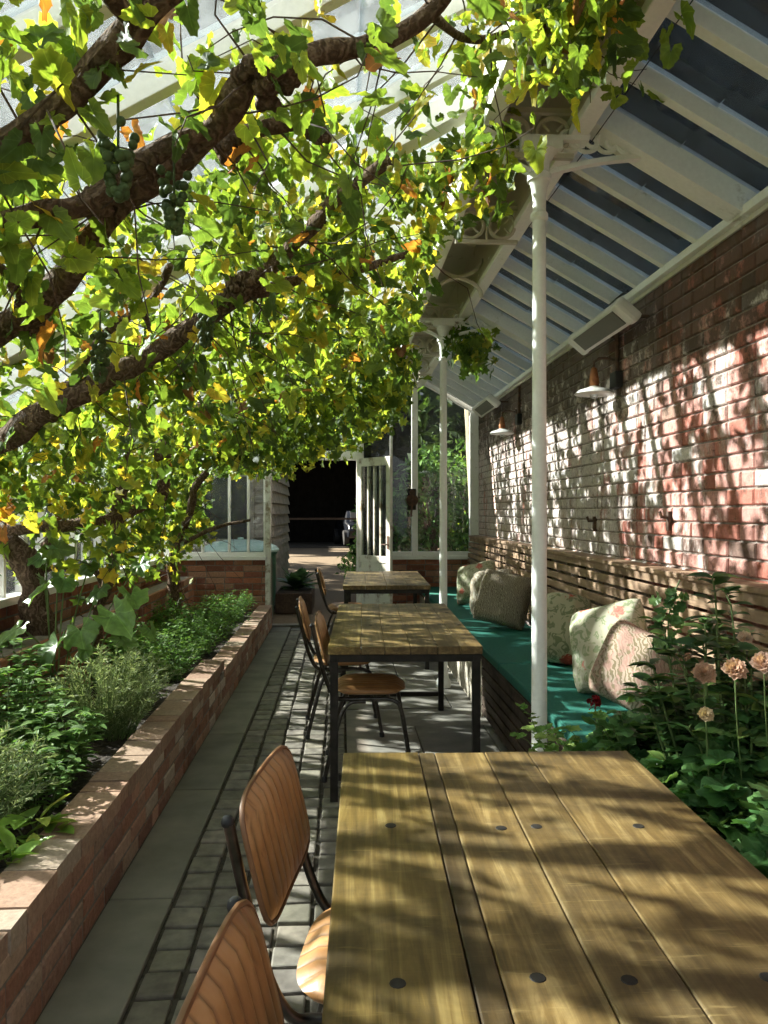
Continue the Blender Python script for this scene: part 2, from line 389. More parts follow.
sbox('trim_1',M_white,(WX-.05,-.6,2.625,WX+.3,9.6,2.665),bevel=.004)   # wall plate
sbox('trim_2',M_cream,(WX-.02,-.6,2.60,WX-.006,9.55,2.625),bevel=.002)

# end wall, Y ~ 9.35
EY=9.35
def t_gar(p):
    c=R.choice([(.34,.13,.075),(.30,.11,.07),(.38,.17,.10),(.25,.10,.07),(.40,.22,.15)]); k=R.uniform(.8,1.15); return tuple(x*k for x in c)
def t_bed(p):
    c=R.choice([(.31,.16,.11),(.28,.15,.11),(.36,.21,.15),(.22,.12,.09),(.38,.27,.20),(.46,.38,.31),(.31,.19,.14),(.35,.24,.18)]); k=R.uniform(.8,1.15); return tuple(x*k for x in c)
DX0=-.86; DX1=.19   # door opening
for (nm,a,b) in (('wall_end',-2.05,DX0),('wall_end',DX1+.42,1.70)):
    w=empty(nm,(0,0,0),kind='structure')
    mb=MB(); brick_wall(mb,(b,EY,0),(-1,0,0),(0,-1,0),b-a,.83,t_gar); mb.build('brickwork',M_brickP,w)
    mb=MB(); brick_wall(mb,(a,EY+.22,0),(1,0,0),(0,1,0),b-a,.83,t_gar); mb.build('brickwork',M_brickP,w)
    MB().box(a,EY+.004,0,b,EY+.216,.83).build('mortar_bed',M_mortar,w)
def zroofL(x): return 3.15+.566*(x-.6)
def zroofR(x): return 2.685+.565*(WX-x)
def ztop(x): return zroofL(x) if x<.6 else (zroofR(x) if x>.98 else 3.3)
nw=[0]
def window(xs,zb,ztf,Y,frame=.05,fullpane=True,sill=True):
    nw[0]+=1; e=empty('window_%d'%nw[0],(0,0,0),kind='structure')
    x0,x1=xs[0],xs[-1]
    fr=MB()
    if sill: fr.box(x0-.03,Y-.05,zb-.045,x1+.03,Y+.09,zb)
    fr.box(x0,Y-.005,zb,x1,Y+.055,zb+.05)
    fr.build('sill_frame',M_white,e,bevel=.004)
    for i,x in enumerate(xs):
        w=frame if i in(0,len(xs)-1) else .03
        MB().box(x-w/2,Y-.01,zb+.05,x+w/2,Y+.05,ztf(x)).build('mullion',M_white,e,bevel=.003)
    g=MB()
    for a,b in zip(xs[:-1],xs[1:]):
        g.hexa([(a+.01,Y+.02,zb+.04),(b-.01,Y+.02,zb+.04),(b-.01,Y+.026,zb+.04),(a+.01,Y+.026,zb+.04),(a+.01,Y+.02,ztf(a)),(b-.01,Y+.02,ztf(b)),(b-.01,Y+.026,ztf(b)),(a+.01,Y+.026,ztf(a))])
    g.build('glass_pane',M_glassW,e)
    return e
HD=2.04
window([-2.0,-1.68,-1.36,-1.13,DX0-.06],.86,lambda x:min(HD,zroofL(x)-.06),EY)
window([DX1+.06,.62,.905,1.64],.86,lambda x:min(ztop(x)-.07,3.2),EY,.06)
window([-1.95,-1.36,-1.0,-.66,-.32,.02,.19],HD+.06,lambda x:zroofL(x)-.06,EY,.04,sill=False)
# beams of the end wall
tr=MB().box(-2.05,EY-.03,HD,DX1+.06,EY+.07,HD+.06); st('trim_3',tr,M_white,bevel=.004)
st('trim_4',MB().box(.875,EY-.035,.86,.945,EY+.075,3.0),M_white,bevel=.004)
st('trim_5',MB().box(1.60,EY-.04,.0,1.70,EY+.09,2.6),M_white,bevel=.004)
st('trim_6',MB().bar((-2.07,EY+.03,zroofL(-2.07)-.05),(.6,EY+.03,zroofL(.6)-.05),.10,.09),M_white)
st('trim_7',MB().bar((.96,EY+.03,zroofR(.96)-.04),(1.72,EY+.03,zroofR(1.72)-.04),.10,.08),M_white)
# door
d=empty('door_1',(0,0,0),kind='structure')
MB().box(DX0-.06,EY-.05,0,DX0+.0,EY+.09,HD).build('jamb',M_whiteold,d,bevel=.004)
MB().box(DX1,EY-.05,0,DX1+.07,EY+.09,3.0).build('jamb',M_white,d,bevel=.004)
MB().box(DX0,EY-.02,0,DX1,EY+.12,.02).build('threshold',M_flag,d)
def leaf_door(hx,hy,ang,wd,name):
    e=empty(name,(hx,hy,.02),ang,kind='structure'); H=2.03
    f=MB(); f.box(0,-.02,0,.06,.02,H); f.box(wd-.075,-.02,0,wd,.02,H); f.box(.06,-.02,H-.10,wd-.075,.02,H); f.box(.06,-.02,.78,wd-.075,.02,.86); f.box(.06,-.02,0,wd-.075,.02,.16)
    f.build('door_frame',M_whiteold,e,bevel=.004)
    for k in (1,2,3): 
        x=.06+(wd-.135)*k/4; MB().box(x-.010,-.014,.86,x+.010,.014,H-.10).build('glazing_bar',M_whiteold,e)
    MB().box(.06,-.003,.86,wd-.075,.003,H-.10).build('glass_pane',M_glassW,e)
    mb=MB()
    for k in range(4): 
        a=.06+(wd-.135)*k/4; mb.box(a+.002,-.012,.16,a+(wd-.135)/4-.002,.012,.78)
    mb.build('lower_panel',M_whiteold,e,bevel=.002)
    h=MB(); h.box(wd-.055,-.026,.95,wd-.02,-.02,1.10); h.tube([(wd-.04,-.03,1.0),(wd-.04,-.06,1.0),(wd-.10,-.065,1.0)],.008,8); h.build('door_handle',M_rust,e,smooth=40)
    return e
leaf_door(DX1+.035,EY-.07,math.radians(-52),.585,'door_2')
# left side wall (low brick + glazing)
LX=-2.05
wl=empty('wall_left',(0,0,0),kind='structure')
mb=MB(); brick_wall(mb,(LX,-.6,0),(0,1,0),(1,0,0),9.95,.83,t_gar); mb.build('brickwork',M_brickP,wl)
MB().box(LX-.22,-.6,0,LX-.002,EY+.22,.83).build('mortar_bed',M_mortar,wl)
ys=[-.5+.31*i for i in range(32)]
e=empty('window_4',(0,0,0),kind='structure')
MB().box(LX-.12,-.6,.83,LX+.05,EY,.88).build('sill_frame',M_white,e,bevel=.004)
for i,y in enumerate(ys):
    w=.03 if i%3 else .06
    MB().box(LX-.06,y-w/2,.88,LX,y+w/2,1.46).build('mullion',M_white,e,bevel=.003)
MB().box(LX-.036,-.55,.88,LX-.030,EY-.02,1.46).build('glass_pane',M_glassW,e)
st('trim_8',MB().box(LX-.08,-.6,1.465,LX+.04,EY,1.51).box(LX-.06,-.6,1.51,LX+.0,EY,1.57),M_white,bevel=.004)
st('trim_9',MB().box(LX-.08,EY-.06,.85,LX+.06,EY+.1,1.62),M_white,bevel=.004)

# ------------------------------------------------------------------ roof
ce=empty('ceiling',(0,0,0),kind='structure')
RL0,RL1=-2.12,.60; RR0,RR1=.97,1.78
y=-.5; k=0; first=None; firstR=None
ysr=[]
while y<EY+.05: ysr.append(y); y+=.36
for y in ysr:
    big=abs(y-3.1)<.18 or abs(y-6.05)<.18 or abs(y-.1)<.18
    w=.12 if big else .045; hh=.10 if big else .06
    MB().bar((RL0,y,zroofL(RL0)-.02),(RL1,y,zroofL(RL1)-.02),w,hh).bar((RL0,y,zroofL(RL0)+.03),(RL1,y,zroofL(RL1)+.03),.016,.03).build('rafter',M_white,ce,bevel=.003)
    MB().bar((RR0,y,zroofR(RR0)-.02),(RR1,y,zroofR(RR1)-.02),w,hh).bar((RR0,y,zroofR(RR0)+.03),(RR1,y,zroofR(RR1)+.03),.016,.03).build('rafter',M_white,ce,bevel=.003)
def pane(y0,y1,x0,x1,zf,mat,nm,dz=.028):
    m=MB(); n=int(math.ceil(abs(x1-x0)/.55))
    for i in range(n):
        a=x0+(x1-x0)*i/n; b=x0+(x1-x0)*(i+1)/n+.01; lo=dz+(.006 if (i%2) else 0)
        m.hexa([(a,y0,zf(a)+lo),(b,y0,zf(b)+lo),(b,y1,zf(b)+lo),(a,y1,zf(a)+lo),(a,y0,zf(a)+lo+.004),(b,y0,zf(b)+lo+.004),(b,y1,zf(b)+lo+.004),(a,y1,zf(a)+lo+.004)])
    m.build(nm,mat,ce)
for a,b in zip(ysr[:-1],ysr[1:]):
    pane(a+.012,b-.012,RL0,RL1,zroofL,M_glassL,'glass_pane')
    pane(a+.012,b-.012,RR0,RR1,zroofR,M_glassR,'glass_pane')
# ridge box carried on the columns; unseen top added to shade the wall
PZ=2.965
rb=empty('ridge_beam',(0,0,0),kind='structure')
MB().box(.585,-.6,PZ,.62,EY+.05,3.62).build('side_board',M_cream,rb,bevel=.004)
MB().box(.96,-.6,PZ,.995,EY+.05,3.62).build('side_board',M_cream,rb,bevel=.004)
MB().box(.62,-.6,3.30,.96,EY+.05,3.33).build('soffit_board',M_cream,rb)
MB().box(.55,-.6,3.62,1.03,EY+.05,3.66).build('ridge_shade_cap',M_white,rb)
MB().box(.565,-.6,PZ-.02,.64,EY+.05,PZ+.02).box(.94,-.6,PZ-.02,1.015,EY+.05,PZ+.02).build('moulding',M_white,rb,bevel=.005)
# fretwork panels between the boards
for yy in (1.1,2.1,3.1,4.1,5.1,6.05,7.1,8.1):
    m=MB(); z0=PZ-.09; z1=PZ+.08
    if abs(yy-5.1)<.01 or abs(yy-2.1)<.01:
        for s in (-1,1):
            pts=[Vector((.79+s*(.16*math.cos(PI*i/10)),yy,PZ+.02+(i/10-.5)*.26+.02*math.sin(i/10*2*PI))) for i in range(11)]
            m.tube(pts,.014,6)
    else:
        m.box(.62,yy-.012,z0-.015,.96,yy+.012,z0+.005); m.box(.62,yy-.012,z1,.96,yy+.012,z1+.02)
        for cx in (.705,.875): 
            m.ring((cx,yy,(z0+z1)/2),.07,.010,(1,0,0),(0,0,1),20)
            for q in range(4):
                aa=PI/4+q*PI/2; m.tube([(cx+.02*math.cos(aa),yy,(z0+z1)/2+.02*math.sin(aa)),(cx+.065*math.cos(aa),yy,(z0+z1)/2+.065*math.sin(aa))],.006,5)
        m.box(.785,yy-.008,z0,.795,yy+.008,z1)
    m.build('fretwork_panel',M_cream,rb,smooth=40)

# ------------------------------------------------------------------ columns
def column(y,label):
    e=empty('iron_column',(.818,y,0),label=label,cat='column',group='cast iron columns under the ridge')
    MB().lathe([(.06,0),(.06,.05),(.045,.07),(.036,.12),(.033,.13),(.030,1.5),(.027,2.62)],n=20).build('shaft',M_white,e,smooth=40)
    MB().lathe([(.027,2.60),(.036,2.61),(.036,2.63),(.027,2.64),(.028,2.70),(.034,2.74),(.042,2.76),(.05,2.765),(.05,2.79),(.04,2.80),(.045,2.84),(.062,2.87),(.075,2.88)],n=20).box(-.085,-.05,2.88,.085,.05,2.925).box(-.23,-.035,2.925,.20,.035,2.945).build('capital',M_white,e,smooth=35)
    for s,L in ((1,.60),(-1,.34)):
        m=MB(); zb=2.865
        dr=(lambda x: zroofR(.818+x)-.065) if s>0 else (lambda x:2.95)
        x1=.06; 
        # lower curved member
        low=[(s*(.04+(L-.04)*i/10),0,2.80+.08*(1-(1-i/10)**2.4)) for i in range(11)]
        for a,b in zip(low[:-1],low[1:]): m.bar(a,b,.035,.02)
        if s>0:
            m.bar((.14,0,zroofR(.958)-.09),(L,0,2.90),.035,.02)
            ends=[(.13,.045),(.20,.055),(.285,.046),(.365,.036),(.435,.027),(.50,.018)]
            for cx,rr in ends:
                zl=2.88; m.ring((cx,0,zl+rr+.012),rr,.0095,(1,0,0),(0,0,1),16,5,.4,5.6); m.ring((cx+rr*.4,0,zl+rr*.9+.01),rr*.45,.009,(1,0,0),(0,0,1),10,5,2,7)
            m.box(L-.02,-.02,2.86,L+.10,.02,2.89)
        else:
            for cx,rr in ((.12,.03),(.19,.026),(.25,.02)): m.ring((-cx,0,2.90+rr*.3),rr,.006,(1,0,0),(0,0,1),14,5)
            m.box(-L,-.018,2.93,0,.018,2.95)
        m.build('scroll_bracket',M_white,e,smooth=35)
    return e
column(3.1,'slim white cast iron column rising in front of the green bench near the cushions')
column(6.05,'slim white cast iron column standing behind the second table, further down the bench')

# ------------------------------------------------------------------ wall fittings
def wp(px,py,off=0.0):
    """point on the right wall seen at pixel"""
    v=at(px,py,1.0)-Vector((0,0,EYE)); t=(WX-off)/v.x; return Vector((0,0,EYE))+v*t
def wall_lamp(px,py,label):
    p=wp(px,py,.14)
    e=empty('wall_lamp',(p.x,p.y,p.z),label=label,cat='lamp',group='enamel wall lamps on the brick wall')
    MB().lathe([(.115,-.01),(.12,-.005),(.10,.015),(.05,.03),(.03,.04),(.028,.045)],n=24).build('lamp_shade',M_enamel,e,smooth=50)
    MB().lathe([(.03,.04),(.032,.07),(.024,.12),(.018,.15),(.009,.16)],n=16).build('lamp_holder',M_copper,e,smooth=50)
    MB().tube([(0,0,.155),(.0,0,.19),(.03,0,.215),(.08,0,.215),(.139,0,.20)],.007,8).lathe([(.03,0),(.03,.012)],(.13,0,.20),14,Matrix.Rotation(PI/2,3,'Y')).build('bracket_arm',M_rust,e,smooth=40)
    MB().ball((0,0,-.01),.028,12).build('bulb',M_glassW,e,smooth=80)
wall_lamp(594,393,'white enamel wall lamp with copper neck on the brick wall below the near heater')
wall_lamp(502,433,'small enamel wall lamp on the brick wall at the far end of the bench')
def heater(px,py,label,rz=0):
    p=wp(px,py,.20)
    e=empty('patio_heater',(p.x,p.y,p.z),label=label,cat='heater',group='white heaters fixed below the wall plate')
    M=Matrix.Rotation(math.radians(40),3,'Y')
    def tb(m,x0,y0,z0,x1,y1,z1):
        m.hexa([M@Vector(q) for q in [(x0,y0,z0),(x1,y0,z0),(x1,y1,z0),(x0,y1,z0),(x0,y0,z1),(x1,y0,z1),(x1,y1,z1),(x0,y1,z1)]])
    m=MB(); tb(m,-.075,-.42,0,.075,.42,.055); m.build('casing',M_enamel,e,bevel=.02)
    m=MB(); tb(m,-.05,-.34,-.006,.05,.34,.002); m.build('heater_grille',simple('heater_grey',(.10,.10,.085),(.16,.15,.13),200,.5,.3),e)
    m=MB(); tb(m,-.078,-.44,-.01,.078,-.36,.06); tb(m,-.078,.36,-.01,.078,.44,.06); m.v=m.v[:8];m.t=m.t[:8];m.f=m.f[:6]; m.build('end_cap',M_enamel,e,bevel=.02)
    m=MB(); tb(m,-.078,.36,-.01,.078,.44,.06); m.build('end_cap',M_enamel,e,bevel=.02)
    for yy in (-.25,.25): MB().bar((.03,yy,.03),(.197,yy,.03),.03,.012).build('mounting_bracket',M_rust,e)
heater(598,332,'long white outdoor heater high on the brick wall beside the black cable')
heater(484,408,'far white outdoor heater at the end of the brick wall near the corner post')
for (px,ya,yb,lab,dk) in ((617,322,372,'rusty vertical conduit with a black junction box on the brick wall beside the near lamp',1),(519,386,414,'short conduit with a small dark box on the brick wall between the two lamps',0)):
    a=wp(px,ya,.02); b=wp(px,yb,.02)
    e=empty('electrical_conduit',(a.x,a.y,0),label=lab,cat='conduit')
    MB().tube([(0,0,a.z),(0,0,b.z)],.014,8).build('pipe',M_rust,e,smooth=40)
    MB().box(-.03,-.05,b.z-.10,.02,.05,b.z).build('junction_box',M_black,e,bevel=.008)
    if dk:
        MB().tube([(0,0,a.z-.02),(-.03,0,a.z+.06),(-.05,-.02,a.z+.10),(-.02,-.12,a.z+.13),(-.01,-.2,a.z+.13)],.008,6).build('cable',M_black,e,smooth=40)
for px,py,lab in ((671,521,'dark rusty iron hook fixed in the brick wall above the bench back'),(596,524,'small dark iron peg in the whitewashed bricks above the floral cushion')):
    p=wp(px,py,.0)
    e=MB().box(-.02,-.012,-.05,.004,.012,.05).tube([(-.01,0,.02),(-.05,0,.02),(-.06,0,.05)],.009,6).build('wall_hook',M_rust,smooth=30); e.location=p; tag(e,lab,'hook')
# winding gear on the end mullion
p=at(413,500,9.2)
e=empty('winding_gear',(p.x,EY-.05,p.z),label='black iron winding gear with a handle on the white post beside the open door',cat='winding gear')
MB().lathe([(.05,-.02),(.075,-.015),(.075,.015),(.05,.02)],(0,-.03,0),18,Matrix.Rotation(PI/2,3,'X')).lathe([(.035,-.03),(.035,.03)],(0,-.03,.09),14,Matrix.Rotation(PI/2,3,'X')).build('gear_wheel',M_rust,e,smooth=30)
MB().box(-.05,0,-.12,.05,.014,.14).build('back_plate',M_iron,e)
MB().tube([(0,-.05,0),(0,-.10,0),(-.02,-.11,-.18),(-.02,-.16,-.19)],.012,8).build('crank_handle',M_rust,e,smooth=40)

# ------------------------------------------------------------------ bench
BY0=2.72; BY1=9.28; SX=.95; BXB=1.60
e=empty('slatted_bench',(0,0,0),label='long built-in timber bench with slatted back along the brick wall',cat='bench')
nsl=9
for i in range(nsl):
    z=.52+i*.0655; bx=1.53+.006*i
    tn=R.uniform(.85,1.12)
    MB().box(bx,BY0-.25,z,bx+.022,BY1,z+.050,(tn,tn,tn)).build('back_slat',M_slat,e,bevel=.004)
MB().box(1.565,BY0-.25,1.09,1.695,BY1,1.115).build('top_rail',M_slat,e,bevel=.005)
for yy in [BY0-.2+i*.85 for i in range(8)]:
    MB().box(1.61,yy-.02,.0,1.655,yy+.02,1.09).build('upright',M_slatd,e)
for i in range(6):
    z=.03+i*.064
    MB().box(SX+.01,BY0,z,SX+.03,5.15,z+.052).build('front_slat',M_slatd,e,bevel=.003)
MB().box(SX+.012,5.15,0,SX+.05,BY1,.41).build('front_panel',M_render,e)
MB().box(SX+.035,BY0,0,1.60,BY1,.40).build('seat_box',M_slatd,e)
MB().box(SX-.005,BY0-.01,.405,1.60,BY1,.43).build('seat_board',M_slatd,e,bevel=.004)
yy=BY0; cs=[BY0,4.55,6.4,BY1]
for n_,(a,b) in enumerate(zip(cs[:-1],cs[1:])):
    m=MB().box(SX,a+.003,.43,1.525,b-.003,.485); o=m.build('seat_cushion',M_green,bevel=.014); tag(o,['long green seat pad on the bench, nearest one by the front column','long green seat pad on the bench, middle one beside the second table','long green seat pad at the far end of the bench by the end wall'][n_],'seat pad','green seat pads on the bench')

# cushions
def cushion(px,py,d,w,h,th,yaw,tilt,roll,mat,label,name='scatter_cushion',rnd=4.0):
    m=MB(); n=22; seed=R.uniform(0,50)
    def P(u,v,s):
        a=1-abs(u)**3.2; b=1-abs(v)**3.2; t=max(0,a)*max(0,b)
        pin=1-.10*(1-abs(u)**2)*abs(v)**4-.0; pin2=1-.10*(1-abs(v)**2)*abs(u)**4
        q=noise.noise(Vector((u*1.6+seed,v*1.6,s)))*.10+noise.noise(Vector((u*5+seed,v*5,s)))*.03
        mx_=max(abs(u),abs(v)); k=(mx_/((abs(u)**rnd+abs(v)**rnd)**(1/rnd)) if mx_>0 else 1)
        return Vector((u*k*w/2*pin2, s*th/2*(t**.52)*(1+q*1.8)+q*.03*t, v*k*h/2*pin+q*.03-.02*(1-v*v)*(1-u*u)))
    idx={}
    for s in (-1,1):
        for i in range(n+1):
            for j in range(n+1):
                u=-1+2*i/n; v=-1+2*j/n
                if s==1 and (i in(0,n) or j in(0,n)): idx[(s,i,j)]=idx[(-1,i,j)]; continue
                idx[(s,i,j)]=m.vert(P(u,v,s))
    for s in (-1,1):
        for i in range(n):
            for j in range(n):
                q=[idx[(s,i,j)],idx[(s,i+1,j)],idx[(s,i+1,j+1)],idx[(s,i,j+1)]]
                m.f.append(tuple(q if s==-1 else q[::-1]))
    rot=Matrix.Rotation(math.radians(yaw),3,'Z')@Matrix.Rotation(math.radians(tilt),3,'X')@Matrix.Rotation(math.radians(roll),3,'Y')
    m.v=[tuple(rot@Vector(v)) for v in m.v]
    zmin=min(v[2] for v in m.v)
    p=at(px,py,d); o=m.build(name,mat,smooth=80,sub=1); o.location=(p.x,p.y,.484-zmin+ -.004); tag(o,label,'cushion','scatter cushions on the bench')
    # keep it in front of the slats
    xmax=max(v[0] for v in m.v); 
    if o.location.x+xmax>1.52: o.location.x=1.52-xmax
    return o
cushion(664,655,3.42,.41,.40,.25,-54,-20,14,F_leaf,'pinkish leaf patterned cushion, nearest the rose bush on the bench',rnd=9)
cushion(622,650,3.82,.44,.48,.20,-50,-22,-18,F_pink,'cream cushion with pink flowers leaning beside the leaf patterned one',rnd=6)
cushion(580,620,4.6,.36,.48,.24,-24,-14,5,F_green,'sage floral cushion with a red flower just behind the near column',rnd=3)
cushion(525,592,6.0,.46,.46,.26,-30,-18,10,F_grey,'taupe scroll patterned cushion, front one of the far group',rnd=8)
cushion(505,588,6.7,.46,.46,.20,-42,-20,-8,F_stripe,'pale cushion wedged in the middle of the far group')
cushion(485,580,7.5,.46,.44,.19,-45,-24,-14,F_floral,'cream floral cushion with red flower, farthest along the bench',rnd=7)

# ------------------------------------------------------------------ tables
def table(u0,v0,v1,w,label,planks,seed,T=.75):
    rr=random.Random(seed)
    p=fu(u0+w/2,(v0+v1)/2); L=v1-v0
    e=empty('dining_table',(p.x,p.y,0),-FA,label=label,cat='table',group='reclaimed plank tables along the bench')
    for i,(a,b) in enumerate(zip(planks[:-1],planks[1:])):
        nar=(b-a)<.06; tn=rr.uniform(.85,1.15); c=(tn,tn*(1.0 if i==0 else .985),tn*(.86 if i==0 else 1.0))
        if nar: c=(.42,.40,.42)
        m=MB(); n=1; dz=rr.uniform(-.001,.001)
        m.box(a-w/2+.0012,-L/2+rr.uniform(0,.004),T-.038,b-w/2-.0012,L/2-rr.uniform(0,.004),T+dz,c)
        pl=m.build('plank',M_table,e,bevel=.003)
        if not nar:
            for s in (-1,1):
                for yy in ((.36,) if s>0 else (.16,)):
                    MB().lathe([(.012,0),(.011,.0010),(.007,.0012)],((a+b)/2-w/2+rr.uniform(-.03,.03),s*yy+rr.uniform(-.01,.01),T+dz),12).build('bolt_head',M_iron,pl,smooth=30)
    fr=MB(); z0=T-.075; z1=T-.039
    fr.box(-w/2+.01,-L/2+.01,z0,-w/2+.045,L/2-.01,z1).box(w/2-.045,-L/2+.01,z0,w/2-.01,L/2-.01,z1)
    fr.box(-w/2+.045,-L/2+.01,z0,w/2-.045,-L/2+.045,z1).box(-w/2+.045,L/2-.045,z0,w/2-.045,L/2-.01,z1)
    fr.build('apron',M_iron,e,bevel=.002)
    for sx in(-1,1):
        for sy in (-1,1):
            x=sx*(w/2-.03); y=sy*(L/2-.03)
            MB().box(x-.019,y-.019,0,x+.019,y+.019,z0).build('leg',M_iron,e,bevel=.002)
    for sy in (-1,1):
        MB().box(-w/2+.05,sy*(L/2-.03)-.014,.10,w/2-.05,sy*(L/2-.03)+.014,.13).build('stretcher',M_iron,e,bevel=.002)
    return e
table(-.054,.36,2.054,.774,'weathered plank dining table nearest the camera, with a dark narrow strip',[0,.204,.247,.382,.499,.774],1)
table(-.17,3.66,5.39,.75,'weathered plank table in the middle, with chairs tucked in on its left',[0,.16,.275,.40,.53,.64,.75],2)
table(-.18,6.73,8.35,.78,'weathered plank table farthest away, in front of the open glazed door',[0,.2,.39,.58,.78],3)

# ------------------------------------------------------------------ chairs (face local +X)
def pad(m,cx,cy,cz,hw,hh,th,ax,ay,az,rib,round_=2.8,curve=0,n=30,ribdir=0):
    """rounded ribbed pad; u along ax (width), v along ay (height), thickness az"""
    idx={}
    for s in (1,-1):
        for i in range(n+1):
            for j in range(11):
                ang_u=-1+2*i/n; v=-1+2*j/10
                # squircle mapping
                u=ang_u; 
                rr=max(abs(u),abs(v)); 
                if rr>0:
                    k=rr/((abs(u)**round_+abs(v)**round_)**(1/round_)); U=u*k; V=v*k
                else: U=V=0
                edge=1-rr**4
                sn=abs(math.sin(PI*(U*rib/2))) if rib else 1
                ribz=sn**.5*.008; tn=(.45+.55*min(1,sn*2.2)) if (s>0 and rib) else 1
                t=th/2*(max(0,edge)**.45)+(ribz if s>0 else 0)*max(0,edge)
                if s==-1 and (i in(0,n) or j in (0,10)): idx[(s,i,j)]=idx[(1,i,j)]; continue
                p=Vector((cx,cy,cz))+ax*(U*hw)+ay*(V*hh)+az*(s*t+curve*(U*U))
                idx[(s,i,j)]=m.vert(p,(tn,tn,tn))
        for i in range(n):
            for j in range(10):
                q=[idx[(s,i,j)],idx[(s,i+1,j)],idx[(s,i+1,j+1)],idx[(s,i,j+1)]]
                m.f.append(tuple(q if s==1 else q[::-1]))
def smooth_path(P,n=6):
    P=[Vector(p) for p in P]; out=[]
    for i in range(len(P)-1):
        p0=P[max(0,i-1)];p1=P[i];p2=P[i+1];p3=P[min(len(P)-1,i+2)]
        for k in range(n):
            t=k/n; out.append(.5*((2*p1)+(-p0+p2)*t+(2*p0-5*p1+4*p2-p3)*t*t+(-p0+3*p1-3*p2+p3)*t**3))
    out.append(P[-1]); return out
def make_chair():
    e=empty('dining_chair')
    # seat
    m=MB(); pad(m,0,0,.455,.195,.195,.055,Vector((0,1,0)),Vector((-1,0,0)),Vector((0,0,1)),9,3.6,n=108)
    m.build('seat',M_leather,e,smooth=60)
    lean=Vector((-.25,0,1)).normalized(); nrm=lean.cross(Vector((0,-1,0))).normalized()
    nrm=Vector((1,0,.25)).normalized()
    m=MB(); pad(m,-.255,0,.712,.213,.130,.034,Vector((0,1,0)),lean,nrm,11,5.2,curve=.006,n=132)
    m.build('backrest',M_leather,e,smooth=60)
    m=MB(); 
    ring=[]
    for i in range(48):
        a=2*PI*i/48; c,s=math.cos(a),math.sin(a); k=1/((abs(c)**5.2+abs(s)**5.2)**(1/5.2)); U=c*k;V=s*k
        ring.append(Vector((-.255,0,.712))+Vector((0,1,0))*(U*.214)+lean*(V*.131)+nrm*(.006*U*U))
    m.tube(ring+[ring[0]],.0055,6,cap=False); m.build('piping',simple('leather_piping',(.16,.07,.03),(.24,.11,.045),20,.5,.1),e,smooth=60)
    for s in (-1,1):
        y=s*.205
        # side frame: back upright bends into seat rail, then front leg; rear leg splays
        P=smooth_path([(-.297,s*.213,.80),(-.265,s*.212,.66),(-.225,s*.208,.52),(-.18,s*.20,.435),(-.12,s*.18,.418),(.06,s*.17,.415),(.13,s*.175,.405),(.165,s*.185,.36),(.20,s*.205,.16),(.225,s*.22,.012)])
        MB().tube(P,.0115,10).build('side_frame',M_tube,e,smooth=50)
        MB().ball((-.299,s*.2135,.806),.0135,10).build('end_cap',M_black,e,smooth=80)
        P=smooth_path([(-.02,s*.165,.40),(-.10,s*.172,.395),(-.15,s*.185,.33),(-.20,s*.205,.15),(-.235,s*.22,.012)])
        MB().tube(P,.0115,10).build('leg',M_tube,e,smooth=50)
        for x in (.225,-.235): MB().lathe([(.015,0),(.016,.02),(.013,.028)],(x,s*.22,0),10).build('foot_cap',M_black,e,smooth=40)
    MB().tube([(.10,-.17,.413),(.10,.17,.413)],.009,8).tube([(-.12,-.18,.413),(-.12,.18,.413)],.009,8).build('cross_bar',M_tube,e,smooth=50)
    return e
ch=make_chair()
spots=[(.118,.91,-4,'tan leather chair closest to the camera, its back cut by the bottom frame edge'),
       (.112,1.63,-7,'tan leather chair at the nearest table, second one along, full backrest showing'),
       (.155,4.16,0,'tan leather chair tucked under the middle table, nearer one'),
       (.02,4.93,4,'tan leather chair at the middle table, farther one pulled slightly out'),
       (.06,7.55,6,'tan leather chair standing alone at the farthest table')]
for i,(x,y,rz,lab) in enumerate(spots):
    c=ch if i==0 else copy_tree(ch); c.location=(x,y,.003); c.rotation_euler=(0,0,math.radians(rz)-FA); tag(c,lab,'chair','tan leather chairs on the path side')

